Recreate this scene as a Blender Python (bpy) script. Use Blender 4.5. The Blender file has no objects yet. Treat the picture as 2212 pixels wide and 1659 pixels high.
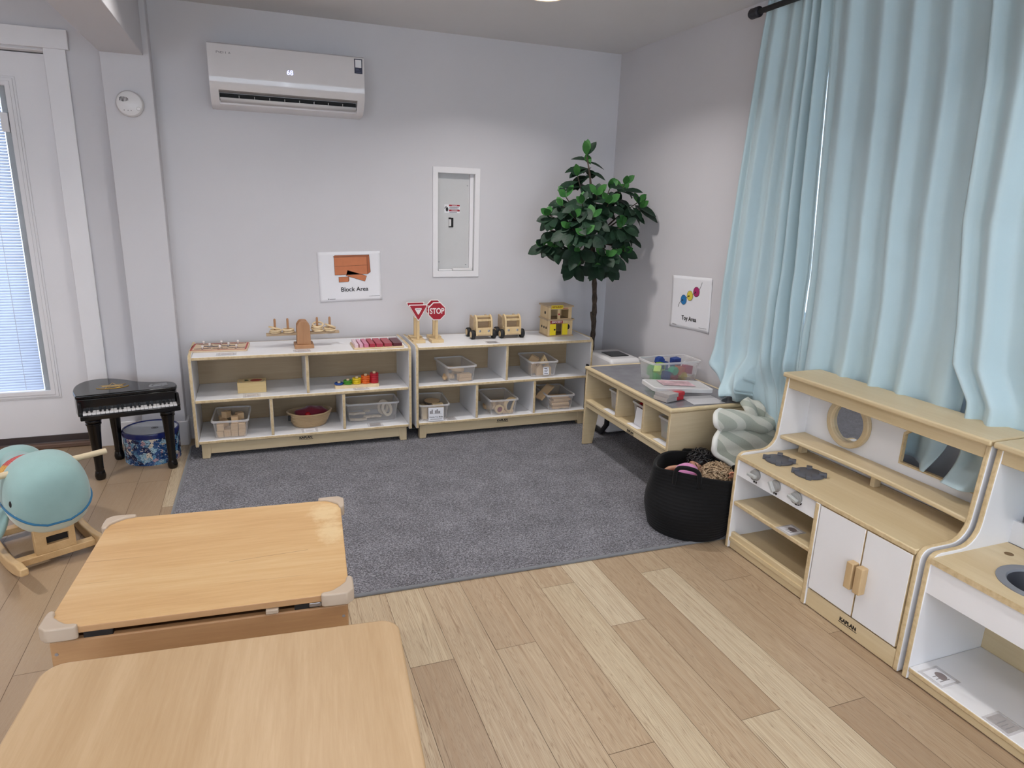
import bpy, math, random
from mathutils import Matrix, Vector
random.seed(7)
PI = math.pi
SC = bpy.context.scene
COL = SC.collection

# ---------------------------------------------------------------- camera
CAM_R = ((0.93506669, -0.35307167, 0.03147521),
         (-0.06365802, -0.25461223, -0.96494573),
         (0.34870897, 0.90028496, -0.26055526))
cam_data = bpy.data.cameras.new('camera')
cam = bpy.data.objects.new('camera', cam_data)
COL.objects.link(cam)
rx, dn, fw = [Vector(r) for r in CAM_R]
up = -dn
bk = -fw
cam.matrix_world = Matrix(((rx[0], up[0], bk[0], 0), (rx[1], up[1], bk[1], 0), (rx[2], up[2], bk[2], 1.464), (0, 0, 0, 1)))
cam_data.sensor_fit = 'HORIZONTAL'
cam_data.sensor_width = 36
cam_data.lens = 1452.7 / 2212 * 36
cam_data.clip_start = 0.02
SC.camera = cam

# ---------------------------------------------------------------- world, exposure
SC.view_settings.view_transform = 'Standard'
SC.view_settings.look = 'None'
SC.view_settings.gamma = 1
SC.view_settings.use_curve_mapping = False
SC.view_settings.exposure = 0.28
world = bpy.data.worlds.new('daylight')
SC.world = world
world.use_nodes = True
wn = world.node_tree.nodes
wn['Background'].inputs[0].default_value = (0.72, 0.84, 1.0, 1)
wn['Background'].inputs[1].default_value = 2.6

def area_light(name, loc, size, power, color, rot=(0, 0, 0), spread=PI, size_y=None):
    d = bpy.data.lights.new(name, 'AREA')
    d.energy = power
    d.color = color
    if size_y:
        d.shape = 'RECTANGLE'; d.size = size; d.size_y = size_y
    else:
        d.shape = 'DISK'; d.size = size
    d.spread = spread
    o = bpy.data.objects.new(name, d)
    o.location = loc
    o.rotation_euler = rot
    COL.objects.link(o)
    return o
LAMPS = [(1.40, 3.32, 9), (-0.1, 3.2, 3.8), (0.25, 2.45, 5), (1.40, 1.15, 4.5), (0.25, 0.65, 3.5), (-1.9, 2.5, 12), (-1.9, 0.2, 9), (1.4, -1.1, 12), (0.0, -1.3, 12)]
for i, (lx, ly, pw) in enumerate(LAMPS):
    area_light('ceiling_lamp_light', (lx, ly, 2.405), 0.16, pw, (1.0, 0.965, 0.94), spread=math.radians(136))
# added fill lights behind the camera, soft and bluish, set at made-up windows
area_light('rear_fill_light', (0.6, -2.58, 1.5), 2.5, 106, (0.80, 0.90, 1.0), rot=(PI/2, 0, PI), size_y=1.4)
area_light('rear_fill_light', (-2.0, -2.58, 1.5), 1.5, 125, (0.84, 0.92, 1.0), rot=(PI/2, 0, PI), size_y=1.4)

# ---------------------------------------------------------------- materials
def srgb(r, g, b):
    def f(c):
        c = c / 255.0
        return c / 12.92 if c <= 0.04045 else ((c + 0.055) / 1.055) ** 2.4
    return (f(r), f(g), f(b), 1.0)

class NT:
    def __init__(s, name):
        s.m = bpy.data.materials.new(name); s.m.use_nodes = True
        s.t = s.m.node_tree; s.b = s.t.nodes['Principled BSDF']; s.out = s.t.nodes['Material Output']
    def n(s, typ, **kw):
        x = s.t.nodes.new(typ)
        for k, v in kw.items():
            if k.startswith('i_'):
                x.inputs[k[2:].replace('_', ' ')].default_value = v
            else:
                setattr(x, k, v)
        return x
    def l(s, a, b): s.t.links.new(a, b)
    def ramp(s, fac, stops, interp='LINEAR'):
        r = s.n('ShaderNodeValToRGB'); r.color_ramp.interpolation = interp
        els = r.color_ramp.elements
        while len(els) < len(stops): els.new(0.5)
        for e, (p, c) in zip(els, stops):
            e.position = p; e.color = c
        s.l(fac, r.inputs[0]); return r.outputs[0]
    def coord(s, out='Object', scale=(1, 1, 1), loc=(0, 0, 0)):
        tc = s.n('ShaderNodeTexCoord'); mp = s.n('ShaderNodeMapping')
        mp.inputs['Scale'].default_value = scale; mp.inputs['Location'].default_value = loc
        s.l(tc.outputs[out], mp.inputs['Vector']); return mp.outputs[0]
    def noise(s, vec, scale, detail=3, rough=0.55, dist=0.0):
        x = s.n('ShaderNodeTexNoise')
        x.inputs['Scale'].default_value = scale; x.inputs['Detail'].default_value = detail
        x.inputs['Roughness'].default_value = rough; x.inputs['Distortion'].default_value = dist
        s.l(vec, x.inputs['Vector']); return x.outputs['Fac']
    def math(s, op, a, b=None):
        x = s.n('ShaderNodeMath', operation=op)
        for i, v in enumerate((a, b)):
            if v is None: continue
            if isinstance(v, (int, float)): x.inputs[i].default_value = v
            else: s.l(v, x.inputs[i])
        return x.outputs[0]
    def mix(s, fac, a, b, blend='MIX'):
        x = s.n('ShaderNodeMix', data_type='RGBA', blend_type=blend)
        for i, v in ((0, fac), (6, a), (7, b)):
            if isinstance(v, (int, float)): x.inputs[i].default_value = v
            elif isinstance(v, tuple): x.inputs[i].default_value = v
            else: s.l(v, x.inputs[i])
        return x.outputs[2]
    def bump(s, h, strength=0.2, dist=0.002):
        x = s.n('ShaderNodeBump'); x.inputs['Strength'].default_value = strength; x.inputs['Distance'].default_value = dist
        s.l(h, x.inputs['Height']); s.l(x.outputs[0], s.b.inputs['Normal'])
    def base(s, c):
        if isinstance(c, tuple): s.b.inputs['Base Color'].default_value = c
        else: s.l(c, s.b.inputs['Base Color'])
    def set(s, **kw):
        for k, v in kw.items(): s.b.inputs[k.replace('_', ' ')].default_value = v

def plain(name, rgb, rough=0.5, var=0.04, scale=8, bump=0, bscale=200, metal=0, spec=0.5, coat=0):
    t = NT(name); c = srgb(*rgb)
    v = t.coord()
    n = t.noise(v, scale)
    d = tuple(x * (1 - var * 2) for x in c[:3]) + (1,)
    e = tuple(min(1, x * (1 + var)) for x in c[:3]) + (1,)
    t.base(t.ramp(n, [(0.3, d), (0.7, e)]))
    t.set(Roughness=rough, Metallic=metal, Coat_Weight=coat)
    t.b.inputs['Specular IOR Level'].default_value = spec
    if bump: t.bump(t.noise(v, bscale, 2), bump, 0.002)
    return t.m

def wood(name, light, dark, axis='X', rough=0.42, k=1.0, contrast=1.0, coat=0.0, seed=0.0):
    """pale cabinet wood, grain running along AXIS"""
    t = NT(name)
    sc = {'X': (0.9, 14, 14), 'Y': (14, 0.9, 14), 'Z': (14, 14, 0.9)}[axis]
    v = t.coord('Object', tuple(q * k for q in sc), (seed, seed * 1.7, seed * 0.3))
    v2 = t.coord('Object', tuple(q * k * 0.35 for q in sc), (seed, seed, seed))
    big = t.noise(v2, 1.0, 3, 0.5, 1.2)
    fine = t.noise(v, 6.0, 4, 0.65, 0.4)
    f = t.math('ADD', t.math('MULTIPLY', big, 0.65), t.math('MULTIPLY', fine, 0.35))
    L = srgb(*light); D = srgb(*dark)
    m = tuple((a + b) / 2 for a, b in zip(L, D))
    t.base(t.ramp(f, [(0.5 - 0.2 / contrast, D), (0.5, m), (0.5 + 0.16 / contrast, L)]))
    t.set(Roughness=rough, Coat_Weight=coat, Coat_Roughness=0.25)
    t.bump(fine, 0.05, 0.001)
    return t.m

def ply_edge(name):
    t = NT(name)
    v = t.coord('Object', (1, 1, 1))
    n = t.noise(v, 60, 3)
    t.base(t.ramp(n, [(0.3, srgb(196, 172, 130)), (0.55, srgb(212, 190, 150)), (0.8, srgb(222, 202, 164))]))
    t.set(Roughness=0.5)
    return t.m

def clear_plastic(name, tint=(235, 238, 242), alpha=0.2, rough=0.12):
    t = NT(name)
    tr = t.n('ShaderNodeBsdfTransparent')
    t.base(srgb(*tint)); t.set(Roughness=rough)
    lw = t.n('ShaderNodeLayerWeight'); lw.inputs[0].default_value = 0.35
    fac = t.math('ADD', t.math('MULTIPLY', lw.outputs['Facing'], 0.45), alpha)
    n = t.noise(t.coord(), 25, 2)
    fac = t.math('ADD', fac, t.math('MULTIPLY', t.math('SUBTRACT', n, 0.5), 0.06))
    mx = t.n('ShaderNodeMixShader')
    t.l(fac, mx.inputs[0]); t.l(tr.outputs[0], mx.inputs[1]); t.l(t.b.outputs[0], mx.inputs[2])
    t.l(mx.outputs[0], t.out.inputs[0])
    return t.m

def tint_plastic(name, rgb, alpha=0.6):
    t = NT(name)
    tr = t.n('ShaderNodeBsdfTransparent'); tr.inputs[0].default_value = tuple(0.35 + 0.65 * x for x in srgb(*rgb)[:3]) + (1,)
    n = t.noise(t.coord(), 10)
    c = srgb(*rgb)
    t.base(t.ramp(n, [(0.3, c), (0.7, tuple(min(1, x * 1.1) for x in c[:3]) + (1,))])); t.set(Roughness=0.2)
    mx = t.n('ShaderNodeMixShader'); mx.inputs[0].default_value = alpha
    t.l(tr.outputs[0], mx.inputs[1]); t.l(t.b.outputs[0], mx.inputs[2]); t.l(mx.outputs[0], t.out.inputs[0])
    return t.m

def emit(name, rgb, strength):
    t = NT(name); t.base((0, 0, 0, 1))
    t.b.inputs['Emission Color'].default_value = srgb(*rgb); t.b.inputs['Emission Strength'].default_value = strength
    return t.m

def fabric(name, rgb, rough=0.85, sheen=0.3, weave=600, var=0.05, bump=0.15, trans=0.0):
    t = NT(name); c = srgb(*rgb)
    v = t.coord()
    n = t.noise(v, 5, 3)
    t.base(t.ramp(n, [(0.3, tuple(x * (1 - var) for x in c[:3]) + (1,)), (0.7, tuple(min(1, x * (1 + var)) for x in c[:3]) + (1,))]))
    t.set(Roughness=rough, Sheen_Weight=sheen, Sheen_Roughness=0.5)
    t.b.inputs['Specular IOR Level'].default_value = 0.25
    t.bump(t.noise(v, weave, 2), bump, 0.001)
    if trans:
        tb = t.n('ShaderNodeBsdfTranslucent'); tb.inputs[0].default_value = c
        mx = t.n('ShaderNodeMixShader'); mx.inputs[0].default_value = trans
        t.l(t.b.outputs[0], mx.inputs[1]); t.l(tb.outputs[0], mx.inputs[2]); t.l(mx.outputs[0], t.out.inputs[0])
    return t.m

M = {}
M['wall'] = plain('wall_paint', (214, 212, 215), 0.6, 0.012, 2, 0.06, 120)
M['ceiling'] = plain('ceiling_paint', (224, 223, 224), 0.7, 0.012, 2, 0.05, 90)
M['trim'] = plain('trim_paint', (238, 236, 238), 0.4, 0.01, 3)
M['white_lam'] = plain('white_laminate', (238, 238, 240), 0.35, 0.01, 4)
M['ply'] = ply_edge('birch_ply_edge')
M['birch'] = wood('birch_panel', (218, 200, 166), (200, 178, 138), 'X')
M['birch_y'] = wood('birch_panel_lengthwise', (222, 204, 168), (206, 184, 142), 'Y')
M['birch_z'] = wood('birch_panel_upright', (214, 196, 162), (198, 176, 136), 'Z')
M['back_ply'] = wood('back_plywood', (186, 164, 132), (164, 140, 106), 'X')
M['maple'] = wood('honey_maple_top', (216, 180, 130), (192, 148, 96), 'X', 0.38, 0.8, 1.0, 0.1)
def worn_maple():
    t = NT('honey_maple_top'); t.m.name = 'honey_maple_top_worn'
    v = t.coord('Object', (0.8, 10, 10)); v2 = t.coord('Object', (0.35, 3.6, 4)); v3 = t.coord('Object', (5, 5, 5))
    big = t.noise(v2, 1.0, 3, 0.5, 1.4); fine = t.noise(v, 6.0, 4, 0.65, 0.5)
    f = t.math('ADD', t.math('MULTIPLY', big, 0.6), t.math('MULTIPLY', fine, 0.4))
    c = t.ramp(f, [(0.3, srgb(190, 146, 94)), (0.5, srgb(208, 168, 116)), (0.66, srgb(218, 184, 134))])
    streak = t.noise(t.coord('Object', (3, 70, 10)), 1.0, 2, 0.5, 0.6)
    c = t.mix(t.ramp(streak, [(0.68, (0, 0, 0, 1)), (0.76, (0.5, 0.5, 0.5, 1))]), c, srgb(158, 116, 72))
    # pale rubbed patches at the right end and one long scratch
    sp = t.n('ShaderNodeSeparateXYZ'); t.l(t.coord(), sp.inputs[0])
    def d2(cx, cy, kx, ky):
        a = t.math('MULTIPLY', t.math('SUBTRACT', sp.outputs[0], cx), kx); b = t.math('MULTIPLY', t.math('SUBTRACT', sp.outputs[1], cy), ky)
        return t.math('ADD', t.math('MULTIPLY', a, a), t.math('MULTIPLY', b, b))
    m1 = t.math('MINIMUM', d2(0.285, 0.19, 18, 14), d2(0.30, 0.06, 22, 11))
    w = t.math('MULTIPLY', t.math('SUBTRACT', t.math('ADD', 1.0, t.math('MULTIPLY', t.math('SUBTRACT', t.noise(v3, 6, 3, .7), .5), 2.2)), m1), 0.8)
    wc = t.n('ShaderNodeClamp'); t.l(w, wc.inputs[0]); wc.inputs[2].default_value = 0.7
    c = t.mix(wc.outputs[0], c, srgb(230, 204, 158))
    sl = t.math('ABSOLUTE', t.math('SUBTRACT', sp.outputs[1], t.math('ADD', -0.062, t.math('MULTIPLY', sp.outputs[0], 0.10))))
    on = t.math('MULTIPLY', t.math('LESS_THAN', sl, 0.0011), t.math('MULTIPLY', t.math('GREATER_THAN', sp.outputs[0], 0.03), t.math('LESS_THAN', sp.outputs[0], 0.235)))
    c = t.mix(t.math('MULTIPLY', on, 0.6), c, srgb(140, 100, 62))
    t.base(c); t.set(Roughness=0.36, Coat_Weight=0.1, Coat_Roughness=0.25); t.bump(fine, 0.05, 0.001)
    return t.m
M['maple'] = worn_maple()
M['maple_edge'] = wood('honey_maple_edge', (196, 156, 112), (170, 128, 88), 'X', 0.45)
M['maple_lam'] = wood('pale_maple_laminate', (198, 168, 130), (182, 150, 110), 'Y', 0.4, 1.6, 1.3)
M['block'] = wood('natural_block_wood', (222, 192, 152), (200, 166, 124), 'X', 0.55, 4)
M['block_dark'] = wood('beech_wood', (190, 144, 104), (160, 114, 78), 'Z', 0.5, 3)
M['ring'] = plain('pale_ring_wood', (228, 204, 164), 0.45, 0.06, 30)
M['pine'] = wood('pine_wood', (226, 202, 158), (206, 176, 128), 'Z', 0.5, 3)
M['pine_grey'] = wood('toy_hardwood', (196, 172, 140), (172, 146, 114), 'X', 0.5, 3)
M['black'] = plain('glossy_black_plastic', (14, 14, 16), 0.12, 0.02)
M['black_rub'] = plain('black_rubber', (24, 24, 26), 0.6, 0.03)
M['dark'] = plain('dark_recess', (28, 27, 27), 0.7, 0.03)
M['white_pl'] = plain('white_plastic', (228, 226, 226), 0.25, 0.01)
M['white_gloss'] = plain('white_gloss_plastic', (226, 222, 222), 0.07, 0.01, coat=0.3)
M['grey_pl'] = plain('grey_plastic', (150, 150, 148), 0.35, 0.02)
M['dgrey_pl'] = plain('dark_grey_plastic', (86, 88, 96), 0.45, 0.03)
M['tan_pl'] = plain('tan_rubber', (190, 172, 152), 0.4, 0.02)
M['paper'] = plain('white_paper', (238, 238, 242), 0.6, 0.01, 5)
M['card'] = plain('printed_card', (222, 216, 216), 0.3, 0.02, 20)
M['card_grey'] = plain('grey_card', (176, 172, 172), 0.3, 0.05, 60)
M['film'] = clear_plastic('clear_film', (232, 230, 232), 0.3, 0.15)
M['ink'] = plain('black_ink', (26, 24, 26), 0.5, 0.02)
M['ink_grey'] = plain('grey_ink', (150, 148, 150), 0.5, 0.02)
M['clear'] = clear_plastic('clear_bin_plastic', (230, 228, 228), 0.19, 0.3)
M['clear_rim'] = clear_plastic('clear_bin_rim', (238, 236, 236), 0.42, 0.3)
M['curtain'] = fabric('aqua_curtain', (198, 221, 228), 0.62, 0.25, 900, 0.02, 0.08, 0.06)
M['plush'] = fabric('aqua_plush', (150, 182, 179), 0.95, 0.4, 260, 0.11, 0.5)
M['plush_belly'] = fabric('pale_belly_plush', (196, 206, 190), 0.95, 0.5, 260, 0.05, 0.4)
M['plush_blue'] = fabric('blue_piping', (52, 112, 150), 0.9, 0.3)
M['metal'] = plain('brushed_metal', (180, 180, 184), 0.3, 0.03, metal=1)
M['gold'] = plain('gold_foil', (206, 166, 84), 0.3, 0.1, 40, metal=0.7)
M['navy'] = plain('navy_label', (36, 40, 66), 0.4, 0.03)
M['red'] = plain('sign_red', (168, 28, 48), 0.35, 0.03)
M['red_dk'] = plain('dark_red_paint', (120, 22, 36), 0.4, 0.03)
M['yellow'] = plain('yellow_paint', (240, 214, 40), 0.4, 0.03)
M['white_paint'] = plain('white_paint', (240, 232, 230), 0.4, 0.01)
M['mirror'] = plain('mirror_glass', (215, 218, 220), 0.03, 0.0, metal=1)
M['skin'] = plain('doll_skin', (214, 160, 132), 0.5, 0.03)
M['skin_dk'] = plain('tan_doll_skin', (190, 140, 112), 0.5, 0.03)
M['glass'] = clear_plastic('window_glass', (235, 240, 245), 0.05, 0.02)

# ---------------------------------------------------------------- mesh builder
class MB:
    def __init__(s): s.v = []; s.f = []; s.fm = []; s.X = Matrix.Identity(4)
    def at(s, loc=(0, 0, 0), rz=0.0, rx=0.0, ry=0.0):
        s.X = Matrix.Translation(loc) @ Matrix.Rotation(rz, 4, 'Z') @ Matrix.Rotation(ry, 4, 'Y') @ Matrix.Rotation(rx, 4, 'X'); return s
    def add(s, vs, fs, m=0):
        b = len(s.v)
        s.v += [s.X @ Vector(p) for p in vs]
        for i, f in enumerate(fs):
            s.f.append([b + k for k in f]); s.fm.append(m[i] if isinstance(m, (list, tuple)) else m)
        return s
    def box(s, x0, x1, y0, y1, z0, z1, m=0, mx=None, my=None, mz=None):
        mx = m if mx is None else mx; my = m if my is None else my; mz = m if mz is None else mz
        vs = [(x, y, z) for z in (z0, z1) for y in (y0, y1) for x in (x0, x1)]
        return s.add(vs, [(0, 2, 3, 1), (4, 5, 7, 6), (0, 1, 5, 4), (2, 6, 7, 3), (0, 4, 6, 2), (1, 3, 7, 5)], [mz, mz, my, my, mx, mx])
    def prism(s, poly, axis, a0, a1, m=0, mc=None):
        mc = m if mc is None else mc; n = len(poly)
        def P(p, a): return {'X': (a, p[0], p[1]), 'Y': (p[0], a, p[1]), 'Z': (p[0], p[1], a)}[axis]
        vs = [P(p, a0) for p in poly] + [P(p, a1) for p in poly]
        area = sum(poly[i][0] * poly[(i + 1) % n][1] - poly[(i + 1) % n][0] * poly[i][1] for i in range(n))
        ccw = (area > 0) != (axis == 'Y')
        fs = [tuple(range(n)), tuple(range(n, 2 * n))]
        fs[0] = fs[0][::-1] if ccw else fs[0]; fs[1] = fs[1] if ccw else fs[1][::-1]
        if a1 < a0: fs = [f[::-1] for f in fs]
        ms = [mc, mc]
        for i in range(n):
            j = (i + 1) % n
            q = (i, j, n + j, n + i)
            if ccw == (a1 < a0): q = q[::-1]
            fs.append(q); ms.append(m)
        return s.add(vs, fs, ms)
    def ringprism(s, outer, inner, axis, a0, a1, m=0):
        n = len(outer)
        def P(p, a): return {'X': (a, p[0], p[1]), 'Y': (p[0], a, p[1]), 'Z': (p[0], p[1], a)}[axis]
        vs = [P(p, a) for a in (a0, a1) for loop in (outer, inner) for p in loop]
        fs = []
        for i in range(n):
            j = (i + 1) % n
            fs += [(i, n + i, n + j, j), (2 * n + i, 2 * n + j, 3 * n + j, 3 * n + i), (i, j, 2 * n + j, 2 * n + i), (n + j, n + i, 3 * n + i, 3 * n + j)]
        return s.add(vs, fs, m)
    def cyl(s, p0, p1, r0, r1=None, n=20, m=0, mc=None):
        r1 = r0 if r1 is None else r1; mc = m if mc is None else mc
        a = Vector(p0); b = Vector(p1); d = (b - a).normalized()
        u = d.orthogonal().normalized(); w = d.cross(u)
        vs = [c + (u * math.cos(2 * PI * i / n) + w * math.sin(2 * PI * i / n)) * r for c, r in ((a, r0), (b, r1)) for i in range(n)]
        fs = [tuple(range(n))[::-1], tuple(range(n, 2 * n))] + [(i, (i + 1) % n, n + (i + 1) % n, n + i) for i in range(n)]
        return s.add(vs, fs, [mc, mc] + [m] * n)
    def lathe(s, prof, c=(0, 0, 0), n=32, m=0, ms=None, sx=1, sy=1, axis='Z', caps=True):
        """prof: (radius, height) bottom to top"""
        vs = []; fs = []; mm = []
        k = len(prof)
        for r, h in prof:
            for i in range(n):
                a = 2 * PI * i / n
                x, y = r * math.cos(a) * sx, r * math.sin(a) * sy
                p = {'Z': (c[0] + x, c[1] + y, c[2] + h), 'Y': (c[0] + x, c[1] - h, c[2] + y), 'X': (c[0] - h, c[1] + x, c[2] + y)}[axis]
                vs.append(p)
        for j in range(k - 1):
            for i in range(n):
                q = (j * n + i, j * n + (i + 1) % n, (j + 1) * n + (i + 1) % n, (j + 1) * n + i)
                fs.append(q if axis != 'X' else q); mm.append(ms[j] if ms else m)
        if caps and prof[0][0] > 1e-6: fs.append(tuple(range(n))[::-1]); mm.append(ms[0] if ms else m)
        if caps and prof[-1][0] > 1e-6: fs.append(tuple(range((k - 1) * n, k * n))); mm.append(ms[-1] if ms else m)
        return s.add(vs, fs, mm)
    def sph(s, c, rx, ry=None, rz=None, nu=20, nv=12, m=0):
        ry = rx if ry is None else ry; rz = rx if rz is None else rz
        vs = [(c[0], c[1], c[2] - rz)]
        for j in range(1, nv):
            t = -PI / 2 + PI * j / nv
            for i in range(nu):
                a = 2 * PI * i / nu
                vs.append((c[0] + rx * math.cos(t) * math.cos(a), c[1] + ry * math.cos(t) * math.sin(a), c[2] + rz * math.sin(t)))
        vs.append((c[0], c[1], c[2] + rz)); top = len(vs) - 1
        fs = [(0, 1 + (i + 1) % nu, 1 + i) for i in range(nu)]
        for j in range(nv - 2):
            for i in range(nu):
                a = 1 + j * nu + i; b = 1 + j * nu + (i + 1) % nu
                fs.append((a, b, b + nu, a + nu))
        b = 1 + (nv - 2) * nu
        fs += [(b + i, b + (i + 1) % nu, top) for i in range(nu)]
        return s.add(vs, fs, m)
    def tube(s, pts, r, n=10, m=0, closed=False, caps=True):
        pts = [Vector(p) for p in pts]; k = len(pts)
        rs = r if isinstance(r, (list, tuple)) else [r] * k
        vs = []; pu = None
        for i, p in enumerate(pts):
            if closed: d = pts[(i + 1) % k] - pts[i - 1]
            else: d = pts[min(i + 1, k - 1)] - pts[max(i - 1, 0)]
            d.normalize()
            u = d.orthogonal() if pu is None else pu - d * pu.dot(d)
            if u.length < 1e-6: u = d.orthogonal()
            u.normalize(); pu = u; w = d.cross(u)
            vs += [p + (u * math.cos(2 * PI * a / n) + w * math.sin(2 * PI * a / n)) * rs[i] for a in range(n)]
        fs = []
        for j in range(k if closed else k - 1):
            jn = (j + 1) % k
            for i in range(n):
                fs.append((j * n + i, j * n + (i + 1) % n, jn * n + (i + 1) % n, jn * n + i))
        if not closed and caps: fs += [tuple(range(n))[::-1], tuple(range((k - 1) * n, k * n))]
        return s.add(vs, fs, m)
    def torus(s, c, R, r, n=28, k=8, m=0, rx=0.0, ry=0.0):
        T = Matrix.Translation(c) @ Matrix.Rotation(rx, 4, 'X') @ Matrix.Rotation(ry, 4, 'Y')
        return s.tube([T @ Vector((R * math.cos(2 * PI * i / n), R * math.sin(2 * PI * i / n), 0)) for i in range(n)], r, k, m, True)
    def grid(s, fn, nu, nv, m=0):
        vs = [fn(i / nu, j / nv) for j in range(nv + 1) for i in range(nu + 1)]
        w = nu + 1
        return s.add(vs, [(j * w + i, j * w + i + 1, (j + 1) * w + i + 1, (j + 1) * w + i) for j in range(nv) for i in range(nu)], m)
    def loft(s, rings, m=0, caps=True, closed=True):
        n = len(rings[0]); vs = [p for r in rings for p in r]; fs = []
        for j in range(len(rings) - 1):
            for i in range(n if closed else n - 1):
                fs.append((j * n + i, j * n + (i + 1) % n, (j + 1) * n + (i + 1) % n, (j + 1) * n + i))
        if caps: fs += [tuple(range(n))[::-1], tuple(range((len(rings) - 1) * n, len(rings) * n))]
        return s.add(vs, fs, m)
    def build(s, name, mats, parent=None, bevel=0, seg=2, sharp=38, solid=0, sub=0, world=False, kind=None, label=None, recalc=True):
        """mesh object; with world=True the coordinates are room coordinates and are brought into the parent's frame"""
        if not isinstance(mats, (list, tuple)): mats = [mats]
        me = bpy.data.meshes.new(name)
        vs = s.v
        if world and parent is not None:
            inv = parent.matrix_basis.inverted()
            vs = [inv @ p for p in vs]
        me.from_pydata([tuple(p) for p in vs], [], s.f)
        for m in mats: me.materials.append(M[m] if isinstance(m, str) else m)
        me.polygons.foreach_set('material_index', s.fm)
        if recalc:
            import bmesh
            bm = bmesh.new(); bm.from_mesh(me)
            bmesh.ops.recalc_face_normals(bm, faces=bm.faces)
            bm.to_mesh(me); bm.free()
        me.polygons.foreach_set('use_smooth', [True] * len(me.polygons))
        me.set_sharp_from_angle(angle=math.radians(sharp))
        me.update()
        o = bpy.data.objects.new(name, me); COL.objects.link(o)
        if parent is not None: o.parent = parent
        if solid:
            q = o.modifiers.new('thick', 'SOLIDIFY'); q.thickness = solid; q.offset = 0
        if bevel:
            q = o.modifiers.new('bevel', 'BEVEL'); q.width = bevel; q.segments = seg; q.limit_method = 'ANGLE'; q.angle_limit = math.radians(40)
        if sub:
            q = o.modifiers.new('sub', 'SUBSURF'); q.levels = sub; q.render_levels = sub
        if kind: o['kind'] = kind
        if label: o['label'] = label
        return o

def thing(name, label, cat, loc=(0, 0, 0), rz=0.0, group=None):
    o = bpy.data.objects.new(name, None); COL.objects.link(o)
    o.empty_display_size = 0.05
    o.matrix_basis = Matrix.Translation(loc) @ Matrix.Rotation(rz, 4, 'Z')
    o['label'] = label; o['category'] = cat
    if group: o['group'] = group
    return o
def tag(o, label, cat, group=None):
    o['label'] = label; o['category'] = cat
    if group: o['group'] = group
    return o
def put(o, loc, rz=0.0, rx=0.0, ry=0.0):
    o.matrix_basis = Matrix.Translation(loc) @ Matrix.Rotation(rz, 4, 'Z') @ Matrix.Rotation(ry, 4, 'Y') @ Matrix.Rotation(rx, 4, 'X'); return o
def dup(root, loc, rz=0.0, label=None, group=None, rx=0.0, ry=0.0):
    r = root.copy(); COL.objects.link(r); put(r, loc, rz, rx, ry)
    if label: r['label'] = label
    if group: r['group'] = group
    for ch in list(root.children):
        c = ch.copy(); COL.objects.link(c); c.parent = r
        for g in list(ch.children):
            d = g.copy(); COL.objects.link(d); d.parent = c
    return r
def text(name, body, mat, parent, loc, size, plane='front', align='CENTER', sx=1.0, bold=0.0, extra=None, ext=0.0003):
    """lettering as a mesh. plane: front faces -Y, side faces -X (reads along -Y), top faces +Z"""
    cu = bpy.data.curves.new(name, 'FONT'); cu.body = body; cu.size = size; cu.align_x = align; cu.align_y = 'CENTER'
    cu.extrude = ext; cu.offset = bold
    ob = bpy.data.objects.new(name, cu); COL.objects.link(ob)
    dg = bpy.context.evaluated_depsgraph_get()
    me = bpy.data.meshes.new_from_object(ob.evaluated_get(dg))
    bpy.data.objects.remove(ob)
    rot = {'front': Matrix.Rotation(PI / 2, 4, 'X'), 'side': Matrix.Rotation(-PI / 2, 4, 'Z') @ Matrix.Rotation(PI / 2, 4, 'X'), 'top': Matrix.Identity(4)}[plane]
    me.transform((extra or Matrix.Identity(4)) @ Matrix.Translation(loc) @ rot @ Matrix.Diagonal((sx, 1, 1, 1)))
    me.materials.clear(); me.materials.append(M[mat])
    o = bpy.data.objects.new(name, me); COL.objects.link(o); o.parent = parent
    return o
def circle(cx, cy, r, n=32, r2=None):
    r2 = r if r2 is None else r2
    return [(cx + r * math.cos(2 * PI * i / n), cy + r2 * math.sin(2 * PI * i / n)) for i in range(n)]
def rrect(x0, x1, y0, y1, r, n=5):
    pts = []
    for cx, cy, a0 in ((x1 - r, y1 - r, 0), (x0 + r, y1 - r, 90), (x0 + r, y0 + r, 180), (x1 - r, y0 + r, 270)):
        for i in range(n + 1):
            a = math.radians(a0 + 90 * i / n); pts.append((cx + r * math.cos(a), cy + r * math.sin(a)))
    return pts
def smooth(pts, it=3):
    """Chaikin on a closed 2-D outline"""
    for _ in range(it):
        q = []
        for i in range(len(pts)):
            a = pts[i]; b = pts[(i + 1) % len(pts)]
            q.append(tuple(0.75 * u + 0.25 * w for u, w in zip(a, b))); q.append(tuple(0.25 * u + 0.75 * w for u, w in zip(a, b)))
        pts = q
    return pts
def curve_pts(pts, n=6):
    """Catmull-Rom through open points"""
    P = [Vector(p) for p in pts]; P = [2 * P[0] - P[1]] + P + [2 * P[-1] - P[-2]]; out = []
    for i in range(1, len(P) - 2):
        for k in range(n):
            t = k / n
            out.append(0.5 * ((2 * P[i]) + (-P[i - 1] + P[i + 1]) * t + (2 * P[i - 1] - 5 * P[i] + 4 * P[i + 1] - P[i + 2]) * t * t + (-P[i - 1] + 3 * P[i] - 3 * P[i + 1] + P[i + 2]) * t ** 3))
    out.append(P[-2]); return out

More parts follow.
